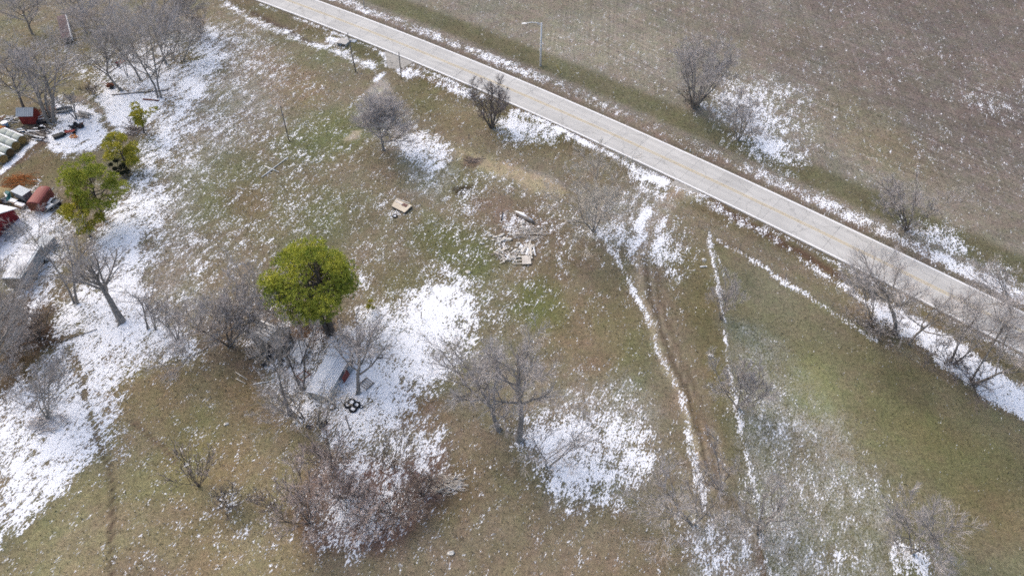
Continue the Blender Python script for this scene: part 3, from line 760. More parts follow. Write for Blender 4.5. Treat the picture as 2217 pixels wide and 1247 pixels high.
# dry grass blades standing out of the thatch
_rg = np.random.default_rng(4)
N = 52000
bx = _rg.uniform(-112, 112, N); by = _rg.uniform(22, 145, N)
keep = (np.abs(bx) < by * 0.95 + 35) & (np.abs(road_dist(bx, by)) > 4.4) 
bx, by = bx[keep], by[keep]
ci = np.clip(np.searchsorted(gy, by), 0, NY - 1) * NX + np.clip(np.searchsorted(gx, bx), 0, NX - 1)
keep = (S[ci] < .75) | (_rg.random(len(bx)) < .35); bx, by, ci = bx[keep], by[keep], ci[keep]
bz = height(bx, by)
nb = 3
V = []; n0 = len(bx)
for k in range(nb):
    ang = _rg.uniform(0, 6.28, n0); hh = _rg.uniform(.09, .26, n0); ww = _rg.uniform(.02, .045, n0); le = _rg.uniform(.05, .22, n0); a2 = _rg.uniform(0, 6.28, n0)
    b0 = np.stack([bx - np.cos(ang) * ww, by - np.sin(ang) * ww, bz - .02], 1); b1 = np.stack([bx + np.cos(ang) * ww, by + np.sin(ang) * ww, bz - .02], 1)
    tp = np.stack([bx + np.cos(a2) * le, by + np.sin(a2) * le, bz + hh], 1)
    V.append(np.stack([b0, b1, tp], 1))
V = np.concatenate(V).reshape(-1, 3)
me = raw_mesh("grass", V, np.arange(len(V)).reshape(-1, 3), None)
gc = np.repeat(np.tile(T[ci] * _rg.uniform(.6, 1.5, (n0, 1)), (nb, 1)), 3, 0)
ca = me.color_attributes.new("tint", 'FLOAT_COLOR', 'POINT'); ca.data.foreach_set("color", np.c_[np.clip(gc, 0, .8), np.ones(len(gc))].astype(np.float32).ravel())
mg = bpy.data.materials.new("dry_grass_blades"); mg.use_nodes = True
_at = mg.node_tree.nodes.new("ShaderNodeAttribute"); _at.attribute_name = "tint"
mg.node_tree.links.new(_at.outputs["Color"], mg.node_tree.nodes["Principled BSDF"].inputs["Base Color"]); mg.node_tree.nodes["Principled BSDF"].inputs["Roughness"].default_value = .9
me.materials.append(mg)
tag(link("grass", me), "short dry grass tufts over the open ground", kind="stuff")

# ------------------------------------------------------------------ road: slabs, joints, painted lines
road = empty("road", (0, 0, 0)); tag(road, "two-lane pale concrete road with yellow centre lines and white edge lines", kind="structure")
def ribbon(name, s0, s1, o0, o1, z, material, parent, step=2.0, thick=0.0, uvs=False):
    ns = max(2, int((s1 - s0) / step) + 1)
    ss = np.linspace(s0, s1, ns)
    a, _, _ = road_pt(ss, np.full(ns, o0)); c, _, _ = road_pt(ss, np.full(ns, o1))
    V = np.concatenate([np.c_[a, np.full(ns, z)], np.c_[c, np.full(ns, z)]])
    i = np.arange(ns - 1); F = np.stack([i, i + 1, i + 1 + ns, i + ns], 1)
    if thick:
        W = V.copy(); W[:, 2] -= thick; k = 2 * ns; V = np.concatenate([V, W])
        sides = np.concatenate([np.stack([i + k, i + 1 + k, i + 1, i], 1), np.stack([i + ns, i + ns + 1, i + ns + 1 + k, i + ns + k], 1),
                                np.array([[0, ns, ns + k, k], [ns - 1 + k, 2 * ns - 1 + k, 2 * ns - 1, ns - 1]])])
        F = np.concatenate([F, sides])
    if o0 > o1: F = F[:, ::-1]
    me = raw_mesh(name, V, F, material)
    if uvs:
        uv = me.uv_layers.new(name="along"); S_ = np.concatenate([ss, ss]); O_ = np.concatenate([np.full(ns, o0), np.full(ns, o1)])
        if thick: S_ = np.tile(S_, 2); O_ = np.tile(O_, 2)
        uv.data.foreach_set("uv", np.stack([S_[F.ravel()], O_[F.ravel()]], 1).astype(np.float32).ravel())
    return link(name, me, parent)
ribbon("road_bed", 0, ROAD_L, -ROAD_HW - .12, ROAD_HW + .12, -0.005, M['joint'], road)
rj = random.Random(3)
s = 2.0
SLAB = 4.57
cuts = [0.0]
while cuts[-1] < ROAD_L - SLAB: cuts.append(cuts[-1] + SLAB)
for lane in (-1, 1):
    for a_, c_ in zip(cuts[:-1], cuts[1:]):
        gap = 0.010 if rj.random() < .6 else .018
        ribbon("slab", a_ + gap, c_ - gap, lane * .012, lane * ROAD_HW, 0.035 + rj.uniform(-.004, .004), M['slab'], road, step=1.6, thick=.1, uvs=True)
def worn_line(name, o, wd, material):
    ribbon(name, 0, ROAD_L, o - wd / 2, o + wd / 2, 0.046, material, road, step=1.2)
worn_line("centre_line", .16, .11, M['yellow_line']); worn_line("centre_line", -.16, .11, M['yellow_line'])
worn_line("edge_line", ROAD_HW - .17, .2, M['white_line']); worn_line("edge_line", -ROAD_HW + .17, .18, M['white_line'])

def apron(name, px, material, label, kind="structure", dz=.03):
    c = [at(*p) for p in px]
    mid = sum(c, Vector()) / len(c)
    pts = []
    n = len(c)
    for i in range(n):                      # ragged border
        for k in range(6):
            q = c[i].lerp(c[(i + 1) % n], k / 6)
            q = q + (q - mid).normalized() * rj.uniform(-.22, .22)
            pts.append(q)
    V = [(mid.x, mid.y)] + [(q.x, q.y) for q in pts]
    V2 = V + [(mid.x + (q[0] - mid.x) * .55, mid.y + (q[1] - mid.y) * .55) for q in V[1:]]
    xy = np.array(V2); hz = height(xy[:, 0], xy[:, 1]) + dz
    hz[1:len(pts) + 1] -= dz * .6
    m = len(pts); F = []
    P = [(x, y, z) for (x, y), z in zip(V2, hz)]
    for i in range(m):
        j = (i + 1) % m
        F.append((0, m + 1 + i, m + 1 + j)); F.append((m + 1 + i, 1 + i, 1 + j, m + 1 + j))
    me = bpy.data.meshes.new(name); me.from_pydata(P, [], F); me.materials.append(material); me.update()
    return tag(link(name, me), label, kind=kind)
apron("driveway", [(832, 112), (862, 122), (893, 134), (880, 146), (858, 152), (842, 148)], M['asphalt'], "grey gravel driveway apron beside the two wooden poles")
apron("driveway", [(1461, 385), (1500, 398), (1530, 414), (1505, 418), (1478, 408), (1455, 400)], M['asphalt'], "pale driveway apron joining the road above the dirt track")

# ------------------------------------------------------------------ trees
def unit(v): return v / (np.linalg.norm(v, axis=-1, keepdims=True) + 1e-9)

def spawn(rng, P, Rd, counts, t0, t1, ang, angj, ratio, K, up, wig, rr, rmin, taper=1.0):
    """children along parent branches P (N,K0,3): returns P2 (M,K,3), R2 (M,K), parent index"""
    N, K0, _ = P.shape
    plen = np.linalg.norm(np.diff(P, axis=1), axis=2).sum(1)
    par = np.repeat(np.arange(N), counts); Mn = len(par)
    j = np.concatenate([np.arange(c) for c in counts]) if Mn else np.zeros(0)
    t = t0 + (t1 - t0) * (j + rng.uniform(.1, .9, Mn)) / np.repeat(counts, counts)
    f = t * (K0 - 1); i0 = np.clip(f.astype(int), 0, K0 - 2); fr = (f - i0)[:, None]
    base = P[par, i0] * (1 - fr) + P[par, i0 + 1] * fr
    tan = unit(P[par, i0 + 1] - P[par, i0])
    rp = Rd[par, i0] * (1 - fr[:, 0]) + Rd[par, i0 + 1] * fr[:, 0]
    ref = np.where(np.abs(tan[:, 2:3]) < .9, np.array([[0, 0, 1.]]), np.array([[1., 0, 0]]))
    s = unit(np.cross(tan, ref)); u = np.cross(s, tan)
    phi = j * 2.4 + rng.uniform(-.7, .7, Mn) + par * 1.3
    a = np.radians(ang + angj * rng.normal(size=Mn)) 
    d = tan * np.cos(a)[:, None] + (s * np.cos(phi)[:, None] + u * np.sin(phi)[:, None]) * np.sin(a)[:, None]
    L = plen[par] * ratio * (1 - taper * .55 * t) * rng.uniform(.7, 1.25, Mn)
    pts = [base]; cur = unit(d)
    for k in range(1, K):
        cur = unit(cur + rng.normal(size=(Mn, 3)) * wig + np.array([0, 0, up]))
        pts.append(pts[-1] + cur * (L / (K - 1))[:, None])
    P2 = np.stack(pts, 1)
    r0 = np.maximum(np.minimum(rp * rr, rp * .9), rmin)
    R2 = r0[:, None] * np.linspace(1, .38, K)[None, :]
    return P2, np.maximum(R2, rmin * .6), par

def tubes(P, Rd, S):
    N, K, _ = P.shape
    tan = np.empty_like(P); tan[:, :-1] = P[:, 1:] - P[:, :-1]; tan[:, -1] = tan[:, -2]
    tan[:, 1:-1] = P[:, 2:] - P[:, :-2]; tan = unit(tan)
    m = unit(P[:, -1] - P[:, 0])
    ref = np.where(np.abs(m[:, 2:3]) < .9, np.array([[0, 0, 1.]]), np.array([[1., 0, 0]]))[:, None, :]
    s = unit(np.cross(tan, np.broadcast_to(ref, tan.shape))); u = np.cross(s, tan)
    a = np.arange(S) * 2 * np.pi / S
    V = P[:, :, None, :] + Rd[:, :, None, None] * (s[:, :, None, :] * np.cos(a)[None, None, :, None] + u[:, :, None, :] * np.sin(a)[None, None, :, None])
    n = np.arange(N)[:, None, None] * K * S; k = np.arange(K - 1)[None, :, None] * S; q = np.arange(S)[None, None, :]; q2 = (q + 1) % S
    F = np.stack([n + k + q, n + k + q2, n + k + S + q2, n + k + S + q], -1).reshape(-1, 4)
    return V.reshape(-1, 3), F

def blades(P, w0, w1, rng):
    """last twigs: slim tapering strips, randomly turned; P (N,2,3)"""
    N = len(P); d = unit(P[:, 1] - P[:, 0]); s = unit(np.cross(d, rng.normal(size=(N, 3))))
    V = np.stack([P[:, 0] - s * w0, P[:, 0] + s * w0, P[:, 1] + s * w1, P[:, 1] - s * w1], 1).reshape(-1, 3)
    return V, np.arange(4 * N).reshape(-1, 4)

def join(parts):
    V, F, k = [], [], 0
    for v, f in parts:
        V.append(v); F.append(f + k); k += len(v)
    return np.concatenate(V), np.concatenate(F)

STY = {  # stems, spread deg, trunk fraction, limbs, limb angle, up, child counts, twig r, bark, twig
    'oak':    dict(stems=1, spread=4, t0=.22, n1=12, a1=48, up1=.13, c=(7, 8, 8), tw=.012, bark='bark', twig='twig', lr=.66),
    'tall':   dict(stems=1, spread=4, t0=.24, n1=12, a1=36, up1=.14, c=(7, 8, 8), tw=.012, bark='bark', twig='twig', lr=.52),
    'fork':   dict(stems=2, spread=11, t0=.22, n1=7, a1=38, up1=.12, c=(7, 8, 8), tw=.012, bark='bark', twig='twig', lr=.52),
    'upright': dict(stems=1, spread=3, t0=.14, n1=16, a1=40, up1=.20, c=(7, 8, 7), tw=.012, bark='bark', twig='twig_mauve', lr=.66),
    'vase':   dict(stems=9, spread=22, t0=.22, n1=4, a1=24, up1=.14, c=(4, 5, 6), tw=.012, bark='bark_dark', twig='twig_dark', lr=.55),
    'fan':    dict(stems=12, spread=24, t0=.30, n1=4, a1=26, up1=.10, c=(4, 6, 7), tw=.012, bark='bark', twig='twig_mauve', lr=.5),
    'low':    dict(stems=2, spread=24, t0=.18, n1=6, a1=54, up1=.05, c=(6, 7, 8), tw=.012, bark='bark', twig='twig', lr=.78),
    'wide':   dict(stems=3, spread=30, t0=.15, n1=6, a1=52, up1=.03, c=(6, 8, 8), tw=.012, bark='bark', twig='twig', lr=.78),
    'pale':   dict(stems=5, spread=34, t0=.2, n1=5, a1=40, up1=.04, c=(5, 7, 7), tw=.013, bark='bark_light', twig='twig_pale', lr=.66),
    'thin':   dict(stems=2, spread=9, t0=.25, n1=5, a1=36, up1=.12, c=(5, 5, 6), tw=.010, bark='bark', twig='twig', lr=.5),
    'bush':   dict(stems=9, spread=44, t0=.2, n1=4, a1=34, up1=.05, c=(3, 4, 6), tw=.011, bark='bark_dark', twig='twig', lr=.6),
    'thicket': dict(stems=11, spread=40, t0=.15, n1=4, a1=38, up1=.06, c=(4, 5, 7), tw=.010, bark='bark_dark', twig='twig_brown', lr=.6),
}
TREES = 0
TWW = .9
def bare_tree(base, crown, rpx, style, label, trunk_r=.16, seed=None, group=None, name="bare_tree", cat="tree", dens=1.0, hk=.78, **over):
    """base and crown centre as seen in the photograph; crown radius in photo pixels"""
    global TREES
    TREES += 1
    rng = np.random.default_rng(seed if seed is not None else 100 + TREES)
    st = dict(STY[style]); st.update(over)
    b = at(*base)
    lo, hi = 0.2, 30.0
    for _ in range(40):                       # height of the crown's centre over the base
        mid = (lo + hi) / 2
        x, y = ray(crown[0], crown[1], b.z + mid)
        if y > b.y: lo = mid
        else: hi = mid
    zc = (lo + hi) / 2
    x, _ = ray(crown[0], crown[1], b.z + zc)
    lean = float(x) - b.x
    cen = np.array([float(x), b.y, b.z + zc])
    Rm = rpx * 1.1 / ppm(cen)
    H = zc + hk * Rm
    # stems
    ns, K = st['stems'], 7
    P, Rr = [], []
    for i in range(ns):
        az = 2 * math.pi * (i + rng.uniform(-.3, .3)) / ns
        sp = math.radians(st['spread'] * (rng.uniform(.35, 1.1) if ns > 1 else rng.uniform(0, 1)))
        d = np.array([math.cos(az) * math.sin(sp), math.sin(az) * math.sin(sp), math.cos(sp)])
        L = H * rng.uniform(.74, .95) / max(.5, math.cos(sp))
        if ns > 1: L *= rng.uniform(.75, 1.0)
        c = np.array([math.cos(az), math.sin(az), 0]) * (trunk_r * (.7 if ns > 1 else 0) * (1 + ns * .06))
        pts = [c]; cur = d.copy()
        for k in range(1, K):
            cur = unit(cur + rng.normal(size=3) * .085 + np.array([0, 0, .03]))
            pts.append(pts[-1] + cur * L / (K - 1))
        P.append(pts)
        r0 = trunk_r if ns == 1 else trunk_r * rng.uniform(.5, .8)
        Rr.append(r0 * np.array([1.25, .95, .82, .66, .48, .3, .12]))
    P0, R0 = np.array(P), np.array(Rr)
    n1 = np.full(ns, st['n1'])
    P1, R1, a1 = spawn(rng, P0, R0, n1, st['t0'], .97, st['a1'], 9, st['lr'] * 1.08, 6, st['up1'], .11, .72, .042)
    c2, c3, c4 = [max(2, int(round(c * (dens ** .5)))) for c in st['c']]
    P2, R2, a2 = spawn(rng, P1, R1, np.full(len(P1), c2), .25, 1.0, 36, 9, .62, 5, .09, .12, .62, .022)
    PL2, RL2, _ = spawn(rng, P0, R0, np.full(ns, 5), .6, 1.0, 34, 9, .26, 5, .08, .11, .55, .022)
    P2a = np.concatenate([P2, PL2]); R2a = np.concatenate([R2, RL2])
    P3, R3, _ = spawn(rng, P2a, R2a, np.full(len(P2a), c3), .15, 1.0, 34, 9, .74, 3, .08, .12, .6, st['tw'])
    P4, R4, _ = spawn(rng, P3, R3, np.full(len(P3), c4), .1, 1.0, 30, 9, .9, 2, .08, .12, .7, st['tw'] * .8)
    # fit the whole to the crown seen in the photograph
    allp = P4[:, 1]
    zt = np.percentile(allp[:, 2], 98)
    rad = np.percentile(np.hypot(allp[:, 0], allp[:, 1]), 80)
    sxy = np.clip(Rm * .97 / rad, .45, 2.4); sz = H / zt
    def fit(A):
        B_ = A * np.array([sxy, sxy, sz])
        h = np.clip(B_[..., 2] / max(zc, .1), 0, 1.3)
        B_[..., 0] += lean * h ** 1.1
        return B_
    P0, P1, P2, PL2, P3, P4 = [fit(q) for q in (P0, P1, P2, PL2, P3, P4)]
    P0[:, 0, 2] -= .15
    root = empty(name, b, label, cat, group)
    # root flare
    fl = []
    for i in range(4 if ns == 1 else 0):
        az = rng.uniform(0, 6.28)
        q = np.array([[math.cos(az) * trunk_r * f, math.sin(az) * trunk_r * f, z] for f, z in ((2.3, -.12), (1.1, .08), (.5, .5))]); fl.append(q)
    parts = [tubes(P0, R0, 8 if ns < 4 else 6)]
    if fl:
        v, f = tubes(np.array(fl), np.tile(trunk_r * np.array([.25, .42, .5]), (len(fl), 1)), 5); parts.append((v, f))
    v, f = tubes(PL2, RL2, 4); parts.append((v, f))
    v, f = join(parts)
    link("trunk" if ns == 1 else "stem", raw_mesh("trunk", v, f, M[st['bark']], True), root)
    if ns <= 3:
        for i in range(len(P1)):
            k = np.nonzero(a2 == i)[0]
            v, f = join([tubes(P1[i:i + 1], R1[i:i + 1], 5), tubes(P2[k], R2[k], 4)])
            link("limb", raw_mesh("limb", v, f, M[st['bark']], True), root)
    else:
        v, f = join([tubes(P1, R1, 4), tubes(P2, R2, 4)])
        link("branches", raw_mesh("branches", v, f, M[st['bark']], True), root)
    v, f = join([tubes(P3, R3, 3), blades(P4, st['tw'] * TWW, st['tw'] * TWW * .35, rng)])
    link("crown", raw_mesh("crown", v, f, M[st['twig']]), root)
    return root

G = "bare winter trees"
T_ = bare_tree
# farmyard wood, top left
T_((345, 213), (300, 95), 92, 'oak', "stout bare tree with big forked trunk at the end of the long pale rail", .33, stems=2, spread=9, dens=0.6)
T_((262, 196), (212, 105), 62, 'tall', "leaning bare tree just above the rusty red heap in the snowy wood", .2, dens=0.5)
T_((303, 172), (268, 85), 52, 'tall', "slim bare tree behind the stout forked tree in the snowy wood", .17, dens=0.5)
T_((274, 165), (244, 75), 48, 'thin', "thin bare tree behind the leaning tree near the red frame", .1)
T_((340, 78), (318, -15), 62, 'fork', "twin-stemmed bare tree at the back of the snowy wood", .18)
T_((356, 76), (372, 0), 52, 'tall', "straight bare tree at the back of the wood by the top of the photo", .17)
T_((374, 131), (370, 62), 40, 'thin', "small bare tree standing in snow at the wood's edge, next to a double-stemmed one", .13, dens=0.6)
T_((394, 134), (400, 62), 46, 'fork', "double-stemmed bare tree at the right edge of the snowy wood", .14, dens=0.6)
T_((360, 139), (330, 50), 48, 'oak', "bare tree with a crooked low stem in the middle of the snowy wood", .16)
T_((70, 74), (48, 15), 46, 'oak', "lone bare tree with dark trunk on tan grass in the top left corner", .2)
T_((186, 72), (170, -5), 58, 'tall', "dark-trunked bare tree near the long brown feeder at the top", .2, twig='twig_mauve')
T_((232, 128), (205, 30), 62, 'oak', "grey bare tree behind the leaning tree at the back of the wood", .2, twig='twig_mauve')
T_((110, 262), (58, 140), 84, 'oak', "massive many-stemmed bare tree beside the small red shed", .4, stems=4, spread=13, n1=4, twig='twig_mauve', dens=0.7)
T_((52, 238), (8, 160), 62, 'oak', "dark leaning bare tree behind the small red shed at the left edge", .2, bark='bark_dark')
T_((165, 258), (142, 208), 27, 'thin', "small three-stemmed bare tree by the black heap in the yard", .11, stems=3, spread=16)
T_((437, 72), (420, 40), 30, 'bush', "brown leafless bush at the top of the snow slope", .05, twig='twig_red', name="bare_bush", cat="bush")
T_((205, 205), (198, 196), 17, 'bush', "dark low bush beside the curved muddy wheel track", .04, twig='twig_dark', name="bare_bush", cat="bush", dens=.4)
T_((288, 282), (288, 277), 22, 'bush', "dry brown weeds under the smallest green pine", .04, twig='twig_brown', name="bare_bush", cat="bush", dens=.4)
# west side
T_((162, 660), (92, 540), 84, 'fork', "tall grey bare tree with two long stems beside the box trailer", .24, bark='bark', twig='twig', dens=0.5)
T_((264, 696), (190, 600), 68, 'oak', "bare tree with a very thick ivy-dark leaning trunk standing in snow", .42, t0=.42, twig='twig', dens=0.5)
T_((321, 712), (292, 625), 44, 'thin', "slender bare sapling standing in snow right of the thick-trunked tree", .12, stems=1, dens=0.7)
T_((337, 714), (326, 645), 28, 'thin', "thinnest bare sapling with split top in the snow", .09)
T_((383, 735), (352, 675), 40, 'thin', "many-stemmed leaning bare sapling at the edge of the snow", .12, stems=4, spread=20)
T_((497, 748), (500, 665), 88, 'wide', "large grey-brown spreading bare tree left of the collapsed shed", .18, dens=1.5, bark='bark_dark', twig='twig', stems=5)
T_((585, 725), (565, 655), 50, 'oak', "twiggy bare tree between the big green pine and the collapsed shed", .14, dens=0.4, twig='twig_mauve')
T_((640, 700), (650, 690), 34, 'bush', "brown bramble bush at the foot of the big green pine", .05, twig='twig_red', name="bare_bush", cat="bush")
T_((105, 905), (88, 828), 60, 'low', "small bare tree with a yellow-brown trunk rising from a brush heap", .17, bark='bark_light', stems=3, spread=18, t0=.3)
T_((20, 720), (10, 690), 52, 'thicket', "brown tangled bush at the left edge beneath the box trailer", .06, name="bare_bush", cat="bush", dens=1.3)
T_((85, 732), (70, 705), 46, 'thicket', "dark brown bush where the snow begins, right of the tangled thicket", .06, name="bare_bush", cat="bush", bark='bark_dark')
T_((15, 800), (15, 770), 62, 'thicket', "grey-brown thicket at the left edge above the snow slope", .06, name="bare_bush", cat="bush", twig='twig')
T_((-25, 840), (0, 660), 80, 'oak', "bare tree cut by the left edge with branches over the brown thicket", .2)
# shed group
T_((628, 897), (572, 735), 46, 'oak', "tall slanting bare tree in front of the collapsed shed with a star of short branches", .2, t0=.72, n1=10, a1=50, dens=0.3)
T_((654, 842), (640, 738), 48, 'fork', "dark-barked bare tree that forks beside the snowy panel", .2, bark='bark_dark', t0=.4, dens=0.3)
T_((627, 791), (605, 700), 46, 'tall', "bare tree with a bent dark trunk rising past the collapsed shed's right end", .2, bark='bark', t0=.5, dens=0.28)
T_((776, 852), (790, 765), 66, 'upright', "fan-shaped grey bare tree right of the white metal-roofed shed", .22, n1=13, twig='twig', t0=.25, dens=0.9)
T_((695, 925), (700, 838), 55, 'fork', "pale bare tree with wide fork in front of the white shed", .17, bark='bark_light', twig='twig_pale', dens=0.3)
T_((655, 905), (612, 858), 62, 'wide', "sprawling grey leafless thicket left of the white shed's front", .11, stems=4, dens=0.4)
T_((720, 722), (705, 705), 42, 'bush', "low leafless bush around the foot of the green pine's trunk", .05, name="bare_bush", cat="bush", dens=0.5)
# by the road
T_((830, 325), (828, 248), 52, 'upright', "dense oval grey bare tree beside the gravel drive", .2, dens=1.9)
T_((1064, 276), (1065, 214), 43, 'vase', "dark fan-shaped bare tree close against the road's near edge", .17, dens=1.5)
T_((1503, 232), (1525, 138), 66, 'fan', "big bare many-stemmed tree fanning out in the field beyond the road", .25, dens=1.4)
T_((1598, 302), (1610, 247), 48, 'low', "low spreading bare tree on the snow patch beyond the road", .15, stems=3)
T_((1962, 500), (1962, 440), 64, 'thicket', "reddish-brown round bare bush in a snow patch beyond the road", .08, name="bare_bush", cat="bush", twig='twig_mauve', dens=1.2)
T_((1502, 228), (1500, 218), 30, 'bush', "dark scrub at the foot of the fan-shaped field tree", .05, twig='twig_dark', name="bare_bush", cat="bush", dens=.6)
T_((1285, 500), (1290, 425), 78, 'pale', "straw-coloured leafless tree with splayed branches beside the driveway mouth", .14, dens=1.3)
T_((1938, 722), (1962, 612), 112, 'oak', "large bare tree with broken fork overhanging the road", .26, t0=.42, twig='twig', bark='bark', dens=1.0)
T_((1886, 692), (1890, 645), 44, 'low', "small bare tree left of the large one by the roadside scrub", .12)
T_((1966, 745), (2038, 650), 76, 'tall', "bare tree leaning right over the snowy verge from the roadside scrub", .15, dens=0.85)
T_((2062, 785), (2138, 676), 80, 'fork', "leaning double-stemmed bare tree on the snowy verge, between two other leaning trees", .18, dens=0.85)
T_((2106, 828), (2205, 716), 88, 'fork', "bare tree leaning hard right at the right edge of the picture", .2, dens=0.9)
T_((1945, 722), (1930, 718), 46, 'bush', "grey roadside scrub at the foot of the large bare tree", .05, name="bare_bush", cat="bush", twig='twig')
T_((1895, 712), (1880, 705), 30, 'bush', "grey scrub at the far left end of the roadside clump", .05, name="bare_bush", cat="bush", twig='twig')
T_((2050, 788), (2045, 778), 40, 'bush', "purple-brown scrub below the leaning double-stemmed tree", .05, name="bare_bush", cat="bush", twig='twig_dark')
T_((2112, 838), (2105, 822), 44, 'bush', "dark scrub at the foot of the tree that leans hard right", .05, name="bare_bush", cat="bush", twig='twig_dark')
T_((2190, 690), (2165, 615), 50, 'oak', "faint grey bare tree beyond the road at the right edge", .13, twig='twig', dens=0.5)
# right and bottom
T_((1560, 691), (1582, 625), 34, 'thin', "thin bare sapling growing in the wire fence line", .07, stems=5, spread=16)
T_((1597, 883), (1618, 820), 58, 'low', "bare tree in the middle of the wire fence line with snow behind it", .12, stems=4, spread=28)
T_((1080, 932), (1046, 828), 100, 'oak', "big grey bare tree whose crown merges with its thick-trunked neighbour", .26, dens=0.9)
T_((1122, 952), (1150, 832), 102, 'oak', "bare tree with a thick broken trunk at the left of the round snow patch", .36, t0=.42, dens=0.9)
T_((1186, 1008), (1215, 955), 74, 'low', "low crooked bare tree spreading over the round snow patch", .2, bark='bark_light', twig='twig', stems=2, dens=.7)
T_((1500, 1135), (1495, 1075), 92, 'wide', "wide spreading bare tree seen from above on the dirt track", .17, dens=.85)
T_((1640, 1152), (1672, 1082), 66, 'low', "bare tree with bent branches at the lower end of the wire fence", .15, stems=3, spread=26, dens=.6)
T_((1560, 1060), (1545, 1000), 52, 'thin', "faint twiggy bare tree above the wide spreading one on the track", .09, stems=4, spread=24, dens=.8)
T_((1975, 1195), (1988, 1122), 80, 'wide', "bare tree on its own in the pasture at bottom right", .15, dens=.9)
T_((430, 1052), (405, 1000), 52, 'bush', "pinkish leafless shrub alone on the tan grass", .05, name="bare_bush", cat="bush", twig='twig_red', dens=.6)
T_((668, 1130), (652, 1080), 70, 'thicket', "reddish bare shrub left of the brushy snow patch", .07, name="bare_bush", cat="bush", twig='twig_red')
T_((720, 1010), (698, 972), 56, 'thicket', "grey-pink bare shrub at the upper left of the brushy snow patch", .06, name="bare_bush", cat="bush", twig='twig_red', dens=.8)
T_((790, 1130), (790, 1115), 62, 'thicket', "reddish brush standing in the snow patch at the bottom", .05, name="bare_bush", cat="bush", twig='twig_red', dens=1.1)
T_((915, 1070), (912, 1055), 44, 'thicket', "dark red-brown brush beside the snowy branch heap", .05, name="bare_bush", cat="bush", twig='twig_brown', dens=1.0)
T_((600, 1105), (588, 1090), 40, 'bush', "faint reddish shrub at the left of the brush at the bottom", .04, name="bare_bush", cat="bush", twig='twig_red', dens=.5)
T_((850, 1010), (850, 985), 46, 'bush', "brown brush in the snow below the tyres", .04, name="bare_bush", cat="bush", twig='twig_brown', dens=.5)
T_((745, 1080), (745, 1060), 50, 'thicket', "tangled reddish brush between the two taller pink shrubs and the snow", .04, name="bare_bush", cat="bush", twig='twig_red', dens=.8)
T_((860, 1120), (860, 1095), 44, 'thicket', "low brown brush at the right edge of the brushy snow patch", .04, name="bare_bush", cat="bush", twig='twig_brown', dens=.7)
T_((495, 1098), (495, 1085), 36, 'bush', "dark low weeds with snow on them on the tan grass", .04, name="bare_bush", cat="bush", twig='twig_dark', dens=.4)
T_((1720, 1190), (1760, 1180), 10, 'bush', "tiny weed clump in the pasture snow", .03, name="bare_bush", cat="bush", dens=.3) if False else None

